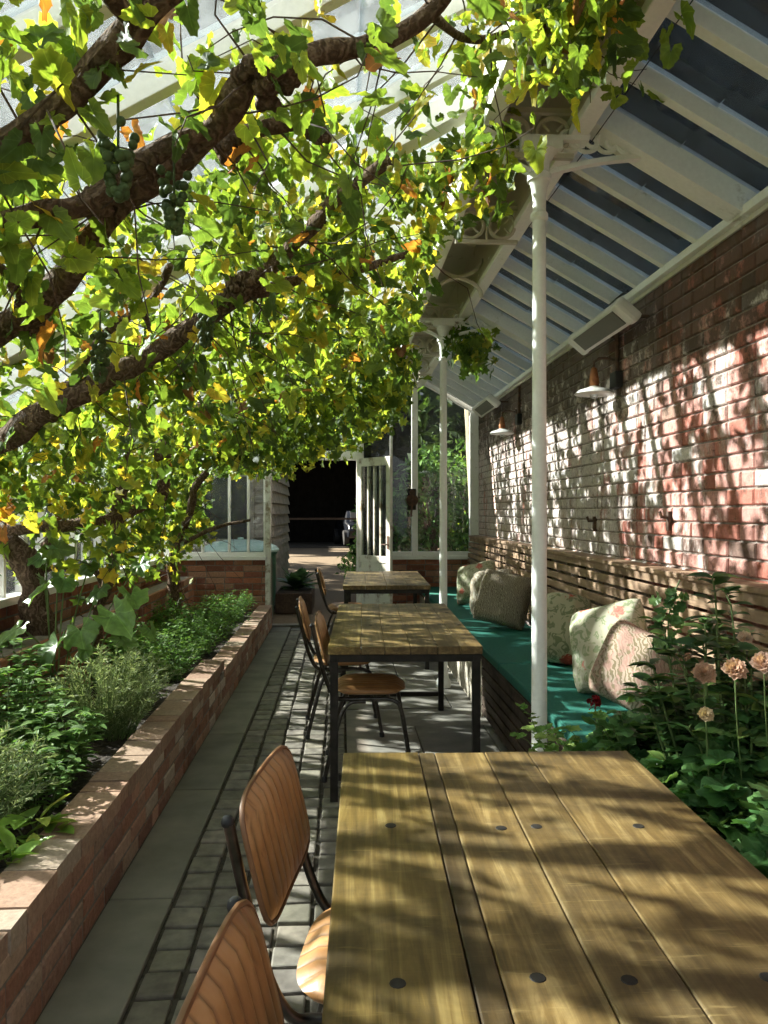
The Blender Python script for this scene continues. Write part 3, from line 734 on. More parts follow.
# ------------------------------------------------------------------ leaf machinery
def leaf_template(kind):
    if kind=='grape':   # deeply lobed, toothed
        out=[]; n=30
        for i in range(n):
            a=-PI*.93+2*PI*.93*i/(n-1)
            lob=.62+.38*max(0,math.cos(2.55*a))**.8*(1-.12*abs(a)) if abs(a)<2.9 else .6
            r=lob*(1+(.07 if i%2 else -.05))
            out.append((r*math.sin(a)*.56,r*math.cos(a)*.56+.30))
        c=(0,.26)
    elif kind=='grape_lo':
        out=[]; n=13
        for i in range(n):
            a=-PI*.9+2*PI*.9*i/(n-1); r=(1. if i%2==0 else .66)
            out.append((r*math.sin(a)*.55,r*math.cos(a)*.55+.30))
        c=(0,.26)
    elif kind=='round':   # geranium: rounded with shallow scallops
        out=[]; n=26
        for i in range(n):
            a=-PI*.9+2*PI*.9*i/(n-1); r=.92+.10*math.cos(a*7)+(.03 if i%2 else -.03)
            out.append((r*math.sin(a)*.52,r*math.cos(a)*.5+.25))
        c=(0,.12)
    elif kind=='oval':
        out=[(0,0),(.12,.12),(.21,.32),(.22,.52),(.14,.78),(0,1),(-.14,.78),(-.22,.52),(-.21,.32),(-.12,.12)]; c=(0,.45)
    elif kind=='oval_lo':
        out=[(0,0),(.24,.42),(0,1),(-.24,.42)]; c=None
    elif kind=='needle':
        out=[(0,0),(.07,.4),(0,1),(-.07,.4)]; c=None
    if c:
        V=[(c[0],c[1],0)]+[(x,y,0) for x,y in out]; m=len(out)
        F=[(0,i+1,i+2) for i in range(m-1)]
        if kind in('oval',): F.append((0,m,1))
        ed=np.array([0.]+[1.]*m)
    else:
        V=[(x,y,0) for x,y in out]; F=[(0,1,2),(0,2,3)]; ed=np.array([0.,.6,1.,.6])
    if kind in('grape','round'):
        m=len(out); inner=[(c[0]+(x-c[0])*.55,c[1]+(y-c[1])*.55,0) for x,y in out]
        V=[(c[0],c[1],0)]+inner+[(x,y,0) for x,y in out]
        F=[(0,i+1,i+2) for i in range(m-1)]
        for i in range(m-1): F+=[(i+1,m+i+1,m+i+2),(i+1,m+i+2,i+2)]
        ed=np.array([0.]+[.35]*m+[1.]*m)
    V=np.array(V,dtype=float)
    # fold along the midrib and droop to the tip
    V[:,2]=.22*np.abs(V[:,0])-.28*(V[:,1]-.2)**2*np.sign(V[:,1]+.01)+(.035*np.sin(V[:,0]*19)*np.cos(V[:,1]*15) if kind!='needle' else 0)
    return V,np.array(F),ed
TPL={k:leaf_template(k) for k in('grape','grape_lo','round','oval','oval_lo','needle')}
def frames(dirs,normals):
    y=dirs/np.maximum(1e-6,np.linalg.norm(dirs,axis=1,keepdims=True))
    z=normals-y*np.sum(normals*y,axis=1,keepdims=True); z/=np.maximum(1e-6,np.linalg.norm(z,axis=1,keepdims=True))
    x=np.cross(y,z); return np.stack([x,y,z],axis=1)
def leaves(name,kind,pos,dirs,normals,size,colc,cole,mat,parent=None):
    V,F,ed=TPL[kind]; pos=np.asarray(pos,float); n=len(pos); A=frames(np.asarray(dirs,float),np.asarray(normals,float))
    size=np.asarray(size,float)
    if kind in('grape','grape_lo','round'):
        ph=NR.uniform(0,6.28,(n,4)); cu=NR.normal(0,1,(n,2)); VV=np.repeat(V[None],n,0); X=V[None,:,0];Y=V[None,:,1]-.2
        VV[:,:,2]+=cu[:,:1]*.35*X*X-abs(cu[:,1:2])*.30*Y*np.abs(Y)+.045*np.sin(X*11+ph[:,:1])*np.sin(Y*9+ph[:,1:2])+.03*np.sin(X*23+ph[:,2:3])*np.sin(Y*19+ph[:,3:4])
        VV[:,:,0]*=(1-.12*np.abs(cu[:,:1])); W0=np.einsum('nvi,nij->nvj',VV,A)
    else: W0=np.einsum('vi,nij->nvj',V,A)
    W=W0*size[:,None,None]+pos[:,None,:]
    nv=len(V); FF=(F[None]+(np.arange(n)*nv)[:,None,None]).reshape(-1,3)
    C=colc[:,None,:]*(1-ed)[None,:,None]+cole[:,None,:]*ed[None,:,None]
    me=bpy.data.meshes.new(name); me.vertices.add(n*nv); me.vertices.foreach_set('co',W.reshape(-1).astype(np.float32))
    me.loops.add(len(FF)*3); me.loops.foreach_set('vertex_index',FF.reshape(-1).astype(np.int32))
    me.polygons.add(len(FF)); me.polygons.foreach_set('loop_start',(np.arange(len(FF))*3).astype(np.int32))
    me.update(calc_edges=True); me.validate()
    ca=me.color_attributes.new('tone','FLOAT_COLOR','POINT'); arr=np.ones((n*nv,4),np.float32); arr[:,:3]=C.reshape(-1,3); ca.data.foreach_set('color',arr.ravel())
    if kind in('grape','round'):
        la=me.attributes.new('luv','FLOAT_VECTOR','POINT'); la.data.foreach_set('vector',np.tile(V*[1,1,0]+[0,0,1],(n,1)).astype(np.float32).ravel())
    me.materials.append(mat); me.polygons.foreach_set('use_smooth',[True]*len(me.polygons))
    o=bpy.data.objects.new(name,me); COL.objects.link(o)
    if parent: o.parent=parent
    return o
def pick(pal,n):
    w=np.array([p[0] for p in pal],float); w/=w.sum(); i=NR.choice(len(pal),n,p=w)
    c=np.array([p[1] for p in pal],float)[i]; e=np.array([p[2] for p in pal],float)[i]
    k=NR.uniform(.75,1.25,(n,1)); return c*k,e*k
PAL_SUN=[(4,(.13,.20,.03),(.20,.27,.04)),(4,(.20,.28,.035),(.32,.36,.05)),(2,(.30,.33,.04),(.46,.38,.05)),(1.1,(.42,.36,.04),(.55,.36,.05)),(.35,(.42,.20,.04),(.38,.13,.03)),(.25,(.18,.09,.04),(.16,.07,.03)),(5,(.06,.105,.022),(.085,.13,.028)),(2,(.10,.16,.03),(.14,.20,.035))]
PAL_DK=[(5,(.06,.11,.02),(.09,.15,.03)),(3,(.12,.18,.03),(.17,.23,.04)),(1,(.22,.26,.04),(.30,.28,.05))]

# ------------------------------------------------------------------ grapevines
def knot(m,p,r):
    for k in range(9):
        v=Vector((R.gauss(0,1),R.gauss(0,1),R.gauss(0,1))).normalized()*r*R.uniform(.2,.85); m.ball(Vector(p)+v,r*R.uniform(.35,.6),7,t=(.8,.8,.8))
def cane(m,P,r,n=7,seg=7,wob=.25):
    """P: world points; gnarly tapering cane"""
    Q=smooth_path(P,seg); k=len(Q); out=[];rad=[]
    for i,q in enumerate(Q):
        t=i/(k-1); rr=r[0]+(r[1]-r[0])*t
        nn=noise.noise_vector(q*6)
        out.append(q+Vector(nn)*rr*.5); rad.append(rr*(1+wob*noise.noise(q*11)+.25*max(0,noise.noise(q*3.1+Vector((4,2,9))))))
    m.tube(out,rad,10,jit=.35); return out
def roofP(L,off): return [on_roof(x,y,o if o is not None else off) for x,y,o in [(p+(None,))[:3] for p in L]]
def depthP(L): return [at(x,y,d) for x,y,d in L]
shoots=[]
def twigs(m,path,n,length,r=.004):
    for _ in range(n):
        q=R.choice(path[1:]); d=Vector((R.uniform(-1,1),R.uniform(-1,1),R.uniform(-.8,.6))).normalized()
        P=[q]
        for i in range(4):
            d=(d+Vector((R.gauss(0,.35),R.gauss(0,.35),R.gauss(0,.3)-.08))).normalized(); P.append(P[-1]+d*length*R.uniform(.15,.3))
        m.tube(P,[r,r*.8,r*.7,r*.55,r*.4],5); shoots.append(P)
def grape_bunch(p,parent,n=42,L=.15):
    m=MB()
    for i in range(n):
        t=R.random()**.8; rr=.034*(1-t*.75); a=R.uniform(0,2*PI); 
        k=R.uniform(.8,1.2); m.ball((p.x+rr*math.cos(a),p.y+rr*math.sin(a),p.z-.02-t*L),R.uniform(.0095,.0125),8,t=(k,k,k))
    m.tube([(p.x,p.y,p.z+.05),(p.x,p.y,p.z-L*.7)],.003,5)
    o=m.build('grape_bunch',M_grape,parent,smooth=80); tag(o,'bunch of small green grapes'); return o

GAPS=[(212,18,34),(225,55,22),(335,100,30),(375,120,34),(300,135,22),(410,75,22),(355,78,20),(30,182,30),(268,228,24),(240,240,20),(440,150,22),(425,190,20),(110,185,14),(165,265,15),(48,445,22),(150,400,20),(125,412,20),(60,395,12),(395,190,12),(120,100,12),(190,150,10),(85,345,12)]
gap3=[(on_roof(x,y,.32),r) for x,y,r in GAPS]
gapc=np.array([[g[0].x,g[0].y] for g in gap3]); gapr=np.array([g[1]/FPX*proj(g[0])[2]*1.25 for g in gap3])
def canopy(n,xr,yr,offr,size,dens=None,gaps=True):
    """leaf positions clumped under the left roof slope"""
    out=[]
    while len(out)<n:
        x=R.uniform(*xr); y=R.uniform(*yr)
        if dens and R.random()>dens(x,y): continue
        f=noise.noise(Vector((x*2.4,y*2.4,.7)))+.6*noise.noise(Vector((x*6,y*6,3)))
        if f<-.05 and R.random()<.93: continue
        off=R.uniform(*offr)
        off=offr[0]+(offr[1]-offr[0])*R.random()**1.2
        p=Vector((x,y,zroofL(x)-off))
        if gaps:
            # where the sight line of the photograph crosses the canopy, keep the open patches of the trellis open
            dd=np.hypot(gapc[:,0]-x,gapc[:,1]-y)
            g0=(dd<gapr)
            if g0.any() and R.random()<.96: continue
        out.append(p)
    return out
def leafset(P,smin,smax,pal,name,kind,parent,hang=.8):
    n=len(P); pos=np.array([tuple(p) for p in P])
    d=NR.normal(0,1,(n,3)); d[:,2]-=hang; nr=NR.normal(0,.75,(n,3)); nr[:,2]+=.8; nr[:,0]+=-.5
    c,e=pick(pal,n); return leaves(name,kind,pos,d,nr,NR.uniform(smin,smax,n),c,e,M_leaf,parent)

# vine 1: foreground limbs
v1=empty('grapevine',tuple(on_roof(-60,345,.3).to_2d())+(0,),label='old gnarled grapevine with thick forked limbs overhead in the foreground, carrying yellowing leaves',cat='grapevine',group='grapevines trained under the glass roof')
def vp(o): # parts are modelled in world space; place relative to their thing
    o.matrix_parent_inverse=Matrix.Translation(-Vector(o.parent.location)) ; return o
m=MB()
A=cane(m,roofP([(-50,350),(0,332),(38,308),(85,250),(120,205),(165,175),(212,128),(245,85),(285,62),(320,52),(384,40),(430,12),(470,-40)],.30),(.040,.021))
B=cane(m,roofP([(-60,250),(25,215),(90,200),(130,172),(165,145),(205,128)],.30),(.03,.026))
C=cane(m,roofP([(-60,190),(-10,155),(35,122),(75,88),(110,52),(140,22),(185,-20)],.28),(.030,.024))
D=cane(m,roofP([(135,26),(112,2),(95,-30)],.28),(.018,.012)); E=cane(m,roofP([(228,140),(270,128),(300,124),(322,130)],.30),(.022,.014))
F=cane(m,roofP([(0,330),(20,300),(-10,260)],.28),(.022,.014))
G=cane(m,roofP([(430,12),(470,40),(520,30),(585,20),(640,-10)],.22),(.012,.007))
for q in [(35,325),(100,210),(285,80),(318,132),(225,150),(95,205),(250,75),(265,95)]: knot(m,on_roof(q[0],q[1],.31),.040)
vp(m.build('limbs',M_bark,v1,smooth=60))
m=MB(); 
for pth,k in ((A,24),(B,8),(C,10),(E,8),(G,16)): twigs(m,pth,k,.5,.003)
vp(m.build('shoots',M_twig,v1,smooth=50))
P=canopy(2700,(-1.75,.48),(1.2,3.9),(.06,.40),lambda x,y:.45 if x<-1.2 else 1)
# leaves along shoots
for S in shoots:
    for q in S[1:]:
        if R.random()<.5:
            pp=q+Vector((R.gauss(0,.03),R.gauss(0,.03),R.gauss(0,.03)-.03)); pr=proj(pp)
            if not any((pr[0]-g[0])**2+(pr[1]-g[1])**2<g[2]**2 for g in GAPS): P.append(pp)
# hanging cluster over the near column
for _ in range(260):
    q=at(R.triangular(470,645,570),R.triangular(-60,112,10),R.uniform(1.9,2.6)); P.append(q)
for _ in range(130):
    q=at(R.triangular(440,528,475),R.triangular(90,235,150),R.uniform(2.7,3.4)); P.append(q)
for (x,y) in ((668,30),(678,12),(672,45)): P.append(at(x,y,2.2))
P=[p for p in P if p.y>.9]
vp(leafset(P,.045,.105,PAL_SUN,'foliage','grape',v1))
for x,y in ((174,160),(205,300),(118,118)):
    b=vp(grape_bunch(on_roof(x,y,.36),v1))

# vine 2: middle limb
shoots.clear()
v2=empty('grapevine',tuple(on_roof(-60,470,.3).to_2d())+(0,),label='grapevine with one long rising limb across the middle of the canopy, leaves green and gold',cat='grapevine',group='grapevines trained under the glass roof')
m=MB()
A=cane(m,roofP([(-60,470),(0,443),(50,405),(118,372),(190,327),(232,293),(272,268),(315,225),(350,190),(390,160)],.32),(.050,.020))
B=cane(m,roofP([(190,327),(240,300),(290,282),(350,272),(420,250)],.34),(.030,.014))
C=cane(m,roofP([(60,402),(100,340),(150,300),(170,265)],.25),(.016,.010))
D=cane(m,roofP([(150,330),(135,290),(115,270)],.3),(.008,.005))
for q in [(5,440),(50,408),(240,290),(255,280),(30,425),(75,395)]: knot(m,on_roof(q[0],q[1],.33),.055)
vp(m.build('limbs',M_bark,v2,smooth=60))
m=MB()
for pth,k in ((A,28),(B,18),(C,10)): twigs(m,pth,k,.65,.0035)
vp(m.build('shoots',M_twig,v2,smooth=50))
P=canopy(2800,(-1.8,.52),(3.3,6.2),(.06,.50),lambda x,y:.3 if x<-1.3 else 1)
for S in shoots:
    for q in S[1:]:
        if R.random()<.5: P.append(q+Vector((R.gauss(0,.03),R.gauss(0,.03),-.03)))
vp(leafset(P,.06,.12,PAL_SUN,'foliage','grape',v2))
vp(grape_bunch(at(208,305,3.2),v2)); vp(grape_bunch(on_roof(100,328,.4),v2))

# vine 3: slender S-curved trunk rising from the bed, far canopy
shoots.clear()
v3=empty('grapevine',(at(100,640,4.9).x,at(100,640,4.9).y,.26),label='grapevine with a slender curving trunk rising from the raised bed by the left windows',cat='grapevine',group='grapevines trained under the glass roof')
m=MB()
A=cane(m,depthP([(98,650,4.9),(100,605,4.85),(115,560,4.8),(121,510,4.75),(125,465,4.7),(134,425,4.6),(150,398,4.5),(180,378,4.5),(215,345,4.6)]),(.034,.022))
B=cane(m,depthP([(-60,540,4.4),(0,532,4.5),(60,525,4.6),(110,519,4.7),(150,500,4.9),(165,470,5.0),(166,430,5.2),(170,405,5.3)]),(.034,.026))
C=cane(m,depthP([(40,640,4.7),(32,590,4.65),(20,555,4.6),(2,540,4.6),(-30,535,4.6)]),(.085,.05))
D=cane(m,depthP([(105,600,4.85),(95,572,4.9),(60,568,4.9),(38,572,4.7)]),(.02,.02))
E=cane(m,depthP([(175,408,5.4),(215,405,5.4),(250,392,5.5),(300,368,5.6),(380,330,5.8)]),(.035,.018))
F=cane(m,depthP([(172,640,7.4),(175,590,7.4),(172,560,7.4),(186,520,7.3),(200,480,7.1),(240,440,6.8),(300,400,6.7),(360,370,6.6)]),(.05,.025))
G=cane(m,depthP([(178,545,7.3),(215,528,7.2),(250,520,7.1)]),(.02,.012))
H=cane(m,depthP([(165,470,5.0),(160,500,5.0),(168,440,5.1)]),(.045,.03))
for q in [(20,560,4.6),(5,545,4.55),(30,575,4.65),(160,455,5.0),(165,480,5.0),(118,512,4.75),(150,397,4.5),(45,545,4.6)]: knot(m,at(*q),.05)
vp(m.build('trunk',M_bark,v3,smooth=60))
m=MB()
for pth,k in ((A,12),(B,10),(E,30),(F,30)): twigs(m,pth,k,.8)
vp(m.build('shoots',M_twig,v3,smooth=50))
def denf(x,y): return 1
P=canopy(3000,(-1.85,.56),(5.8,9.1),(.10,.80),None,gaps=False)
# drooping far curtain over the door head
for _ in range(1400):
    x=R.uniform(-1.8,.62); y=R.uniform(5.4,8.9); lim=zroofL(x)-.5
    lo=2.22+.25*noise.noise(Vector((x*2,y,1)))+(.0 if x<-.2 else .15*(x+.2)); z=R.uniform(min(lo,lim),max(lo,lim))
    P.append(Vector((x,y,z)))
for S in shoots:
    for q in S[1:]: P.append(q+Vector((R.gauss(0,.04),R.gauss(0,.04),-.03)))
P=[p for p in P if not(p.x>-1.5 and p.z<(1.80 if p.x<-.5 else 1.9))]
vp(leafset(P,.07,.13,[PAL_SUN[i] for i in (0,1,2,6,6)]+PAL_DK,'foliage','grape_lo',v3))
# hanging curtain low at left
P=[]
for _ in range(520):
    x=R.uniform(-1.95,-1.42); y=R.uniform(6.2,8.6); P.append(Vector((x,y,R.uniform(.8+1.2*max(0,(x+1.7)),1.95))))
for _ in range(190):
    px=R.uniform(-30,170); py=R.gauss(0,30)+(430+.42*px if px<90 else 470-.2*(px-90)); P.append(at(px,py,R.uniform(4.0,5.0)))
for _ in range(110):
    px=R.choice([30,48,95,105])+R.gauss(0,20); P.append(at(px,R.gauss(525,22),R.uniform(4.3,4.8)))
P=[p for p in P if p.x>-1.99]
# the slender stem and the horizontal cane were kept pruned: few leaves sprout close to them
stemline=A[4:]+B[6:]
P=[p for p in P if min((p-q).length for q in stemline)>.20 or R.random()<.15]
vp(leafset(P,.07,.13,[PAL_SUN[i] for i in (0,1,2,3,6)]+PAL_DK,'foliage','grape_lo',v3))
# small leafy tuft at the second column
P=[at(R.gauss(468,13),R.gauss(348,11),R.uniform(5.9,6.6)) for _ in range(150)]
vp(leafset(P,.07,.12,PAL_DK,'foliage','grape_lo',v3))

# ------------------------------------------------------------------ raised bed on the left
PX=-.833; PT=.355
bd=empty('brick_planter',(PX-.08,4.5,0),label='long low brick raised bed along the left side of the path',cat='planter')
def rel(o): o.matrix_parent_inverse=Matrix.Translation(-Vector(o.parent.location)); return o
STEP=5.3
m=MB(); brick_wall(m,(PX,-.4,0),(0,1,0),(1,0,0),STEP+.4,.30,t_bed,prot=.004); brick_wall(m,(PX,STEP,0),(0,1,0),(1,0,0),EY-.1-STEP,.225,t_bed)
# coping bricks laid across the top
y=-.4
while y<EY-.15:
    L=.105 if False else R.choice([.215,.215,.105]); T=.35 if y<STEP else .275; t=t_bed(None); t=tuple(.55*x+.35*y_ for x,y_ in zip(t,(.46,.34,.25)))
    m.box(PX-.15,y+.004,T-.068,PX+R.uniform(0,.006),min(y+L,EY-.1)-.004,T+R.uniform(-.004,.004),t); y+=L
m.build('brickwork',M_brickP,bd); rel(bpy.context.scene.objects[-1] if False else COL.objects[-1])
o=MB().box(PX-.148,-.4,0,PX-.003,STEP,.335).box(PX-.148,STEP,0,PX-.003,EY-.1,.26).build('mortar_bed',M_mortar,bd); rel(o)
m=MB(); nx,ny=16,120
for j in range(ny+1):
    for i in range(nx+1):
        x=-2.04+(PX-.145+2.04)*i/nx; y=-.4+(EY-.1+.4)*j/ny
        z=(.275 if y<STEP-.2 else .22)+.02*noise.noise(Vector((x*6,y*6,0)))+.01*noise.noise(Vector((x*20,y*20,0))); m.vert((x,y,z))
for j in range(ny):
    for i in range(nx): a=j*(nx+1)+i; m.f.append((a,a+1,a+nx+2,a+nx+1))
o=m.build('soil',M_soil,bd,smooth=80); rel(o)
# inner brick edging seen behind the squash leaves
ib=empty('brick_edging',(-1.78,5.5,.2),label='short dark brick edging inside the raised bed below the left windows',cat='edging')
m=MB(); brick_wall(m,(-1.72,3.4,.2),(0,1,0),(1,0,0),5.6,.45,t_gar); rel(m.build('brickwork',M_brickP,ib)); rel(MB().box(-1.9,3.4,.2,-1.722,9.0,.645).build('mortar_bed',M_mortar,ib))

# ------------------------------------------------------------------ plants
def plant(name,label,cat,base,ns,h,spread,kind,size,lps,pal,mat,group=None,lean=(0,0),droop=.1,leafdir=.5,stemr=.004,start=.2,jit=.0,updir=.4,flowers=None):
    base=Vector(base); e=empty(name,tuple(base),label=label,cat=cat,group=group)
    st_=MB(); pos=[];dr=[];nr=[]; tips=[]
    for s in range(ns):
        a=R.uniform(0,2*PI); rr=spread*math.sqrt(R.random()); hh=h*R.uniform(.7,1.1)*(1-.35*(rr/spread)**2)
        b=Vector((rr*.35*math.cos(a),rr*.35*math.sin(a),-.02)); top=Vector((rr*math.cos(a)+lean[0]*hh,rr*math.sin(a)+lean[1]*hh,hh))
        mid=(b+top)/2+Vector((R.gauss(0,.02),R.gauss(0,.02),hh*.12)); P=[b,b.lerp(mid,.5)+Vector((0,0,hh*.05)),mid,mid.lerp(top,.55)+Vector((0,0,hh*droop*.3)),top-Vector((0,0,hh*droop))]
        st_.tube(P,[stemr,stemr*.9,stemr*.8,stemr*.6,stemr*.4],5); tips.append(P[-1])
        Q=smooth_path(P,6)
        for k in range(lps):
            t=start+(1-start)*(k+R.random())/lps; q=Q[min(len(Q)-1,int(t*(len(Q)-1)))]
            tn=(Q[min(len(Q)-1,int(t*(len(Q)-1))+1)]-Q[max(0,int(t*(len(Q)-1))-1)]).normalized()
            g=R.uniform(0,2*PI); o_=Vector((math.cos(g),math.sin(g),0)); dd=(o_*leafdir+tn*updir+Vector((0,0,R.uniform(-.1,.2))))
            pos.append(tuple(q+Vector((R.gauss(0,jit),R.gauss(0,jit),R.gauss(0,jit))))); dr.append(tuple(dd)); nr.append((R.gauss(0,.3)-o_.x*.4,R.gauss(0,.3)-o_.y*.4,1))
    st_.build('stems',M_stem,e,smooth=50)
    n=len(pos); c,ed=pick(pal,n); leaves('foliage',kind,pos,dr,nr,NR.uniform(size*.65,size*1.25,n),c,ed,mat,e)
    return e,tips
G_GREY=[(3,(.25,.32,.18),(.33,.40,.24)),(2,(.17,.25,.11),(.25,.32,.16)),(1,(.36,.42,.24),(.42,.46,.30))]
G_MID=[(3,(.09,.19,.05),(.13,.25,.07)),(2,(.14,.27,.065),(.20,.33,.09)),(1,(.05,.11,.03),(.08,.15,.04))]
G_DK=[(3,(.03,.075,.02),(.045,.10,.03)),(2,(.05,.11,.03),(.07,.15,.04))]
G_LT=[(3,(.16,.30,.04),(.22,.38,.06)),(1,(.28,.36,.05),(.34,.40,.08))]
G_FEN=[(3,(.10,.21,.05),(.14,.28,.07)),(2,(.07,.15,.04),(.11,.21,.06)),(1,(.17,.30,.07),(.22,.34,.09))]
def bedP(px,py,z):   # point on the bed at pixel with base height z
    v=at(px,py,1.0)-Vector((0,0,EYE)); t=(z-EYE)/v.z; return Vector((0,0,EYE))+v*t
Z=.27
# grey feathery herbs
for i,(x,y,h,sp,ns,lab) in enumerate([(-1.28,2.62,.44,.30,130,'grey green feathery lavender bush spilling in the near part of the raised bed'),
                              (-1.17,3.9,.48,.33,140,'pale silvery santolina bush leaning over the brick edge in the middle of the bed'),
                              (-1.66,2.95,.50,.28,90,'grey green feathery herb behind the near lavender, by the left edge of the photo')]):
    plant('silver_herb_bush',lab,'herb bush',(x,y,Z),int(ns*1.3),h,sp,'needle',.03,44,G_GREY,M_herb,'silvery herb bushes in the raised bed',lean=(.12,-.05),stemr=.0025,start=.15,updir=.8,leafdir=.7)
for i,(x,y,h,sp,lab) in enumerate([(-1.45,3.45,.52,.26,'dark green leafy sage clump standing between the silvery bushes'),
                              (-1.72,4.1,.50,.24,'leafy mint clump at the back of the bed below the big squash leaves'),
                              (-1.30,4.6,.44,.25,'leafy green herb clump just past the pale silvery bush'),
                              (-1.18,3.22,.36,.22,'small leafy herb clump at the brick edge between the two silvery bushes'),
                              (-1.75,3.4,.5,.22,'tall leafy herb clump under the vine stump at the left edge')]):
    plant('leafy_herb',lab,'herb plant',(x,y,Z),34,h,sp,'oval',.062,16,G_MID,M_herb,'leafy herb clumps in the raised bed',stemr=.003,leafdir=.9,updir=.2)
for i,(x,y,h,sp,lab) in enumerate([(-1.25,5.4,.38,.34,'feathery bright green fennel like clump where the brick edge steps down'),
                              (-1.65,5.9,.42,.34,'feathery green clump behind the step, against the inner brick edging'),
                              (-1.22,6.4,.36,.34,'feathery green clump by the edge, halfway along the lower bed'),
                              (-1.2,7.4,.34,.34,'feathery green clump by the edge, just before the last one'),
                              (-1.62,7.1,.42,.32,'feathery green clump at the back under the hanging vine'),
                              (-1.22,8.4,.36,.34,'feathery green clump at the far end of the bed below the brick end wall')]):
    plant('feathery_herb',lab,'herb plant',(x,y,.22),60,h,sp,'oval_lo',.035,34,G_FEN,M_herb,'feathery green clumps in the far part of the bed',stemr=.002,leafdir=.9,updir=.6,jit=.02,start=.1)
plant('leafy_herb','leafy clump filling the bed between the near lavender and the brick edge','herb plant',(-1.14,2.9,Z),30,.30,.17,'oval',.05,13,G_MID,M_herb,'leafy herb clumps in the raised bed',stemr=.0025,leafdir=.9,updir=.3)
plant('leafy_herb','leafy clump against the left wall just behind the sprawling herb','herb plant',(-1.6,2.35,Z),34,.44,.24,'oval',.055,14,G_MID,M_herb,'leafy herb clumps in the raised bed',stemr=.003,leafdir=.9,updir=.3)
# near corner: lettuce like bright leaf plant + small stems
plant('chard_plant','small bright green chard plant growing near the brick edge at the left of the photo','leafy plant',bedP(32,850,.28),6,.13,.08,'oval',.13,3,G_LT,M_gloss,leafdir=1,updir=.5,start=.5)
plant('chard_plant','low bright leaf plant cut by the left frame edge in the near bed','leafy plant',bedP(2,880,.28),6,.13,.07,'oval',.11,3,G_LT,M_gloss,leafdir=1,updir=.5,start=.5)
plant('leafy_herb','thin sprawling herb at the left frame edge in front of the silvery lavender','herb plant',bedP(8,800,.28),16,.30,.2,'oval',.05,10,G_MID,M_herb,'leafy herb clumps in the raised bed',stemr=.0025)
plant('silver_herb_bush','low grey green herb trailing in front of the lavender near the chard','herb bush',(-1.22,2.15,Z),60,.26,.18,'needle',.026,36,G_GREY,M_herb,'silvery herb bushes in the raised bed',stemr=.002,start=.1,updir=.7,leafdir=.7)
# squash with large leaves
sq=empty('squash_plant',(-1.6,4.55,.26),label='squash plant with large bright pale green leaves below the vine trunk',cat='squash plant')
m=MB(); pos=[];dr=[];nr=[];sz=[]
for (px,py,d,s,dx) in [(80,640,4.3,.22,.3),(60,655,4.2,.20,-.2),(115,625,4.4,.26,.5),(45,600,4.4,.18,-.3),(130,605,4.6,.2,.4),(100,600,4.6,.18,0),(20,640,4.3,.18,-.5),(120,650,4.3,.16,.6),(65,590,4.6,.15,.1),(45,565,4.6,.17,0),(60,555,4.6,.14,.3),(90,575,4.7,.15,.2),(140,575,4.9,.15,.2),(10,655,4.3,.16,-.2),(85,660,4.2,.12,.3),(150,640,4.7,.14,.3)]:
    q=at(px,py-12,d); b=Vector((-1.6+R.uniform(-.1,.1),4.55,.26)); mid=(q+b)/2+Vector((0,0,.10)); m.tube(smooth_path([b,mid,q],5),.005,6); pos.append(tuple(q)); dr.append((dx,-.7,-.35)); nr.append((R.gauss(-.3,.35),-.45,1)); sz.append(s*1.15)
rel(m.build('stems',M_stem,sq,smooth=50)); c,ed=pick([(1,(.15,.27,.07),(.20,.34,.09)),(1,(.08,.17,.05),(.12,.22,.06))],len(pos)); rel(leaves('foliage','round',pos,dr,nr,sz,c,ed,M_gloss,sq))

# right foreground bed
rbp=empty('brick_planter',(1.3,1.8,0),label='low brick planter at the end of the bench, hidden under geranium leaves',cat='planter')
m=MB(); brick_wall(m,(.86,2.55,0),(0,-1,0),(-1,0,0),2.4,.30,t_bed); brick_wall(m,(.86,2.60,0),(1,0,0),(0,1,0),.70,.30,t_bed); rel(m.build('brickwork',M_brickP,rbp)); rel(MB().box(.868,.2,0,1.68,2.59,.27).build('soil',M_soil,rbp))
def ger(x,y,h,sp,ns,size,lab,pal=G_DK,lp=7):
    return plant('geranium',lab,'geranium',(x,y,.26),ns,h,sp,'round',size,lp,pal,M_gloss,'geraniums in the right hand planter',stemr=.004,leafdir=1.,updir=.15,start=.35,droop=.05)
G_GER=[(3,(.06,.15,.045),(.085,.20,.06)),(2,(.11,.23,.07),(.16,.30,.10)),(.6,(.17,.31,.09),(.22,.36,.12))]
ger(1.02,2.40,.52,.25,56,.09,'geranium bush with scalloped leaves directly behind the far right corner of the near table',G_GER,8)
ger(1.27,2.42,.60,.24,56,.09,'geranium bush in front of the leaf patterned cushion',G_GER,8)
ger(1.00,1.98,.50,.18,48,.095,'geranium bush beside the right edge of the near table, in the middle of the planter',G_GER,8)
ger(1.22,2.02,.70,.21,56,.10,'taller geranium bush under the pale roses',G_GER,8)
ger(1.02,1.62,.56,.17,42,.10,'geranium bush cut by the right frame edge beside the table',G_GER,8)
# trailing cranesbill with small leaves in front of the near column
plant('trailing_cranesbill','airy trailing plant with small leaves on thin stems in front of the near column','trailing plant',(.92,2.48,.27),34,.50,.34,'round',.05,8,[(2,(.11,.22,.05),(.16,.28,.07)),(1,(.2,.3,.08),(.26,.34,.1))],M_herb,lean=(-.35,.1),stemr=.002,start=.4,leafdir=1)
plant('trailing_cranesbill','small leafed trailing plant spilling toward the cushions beside the green seat pad','trailing plant',(1.12,2.52,.27),28,.50,.22,'round',.048,9,[(2,(.08,.17,.05),(.12,.22,.06))],M_herb,stemr=.002,start=.4,leafdir=1)
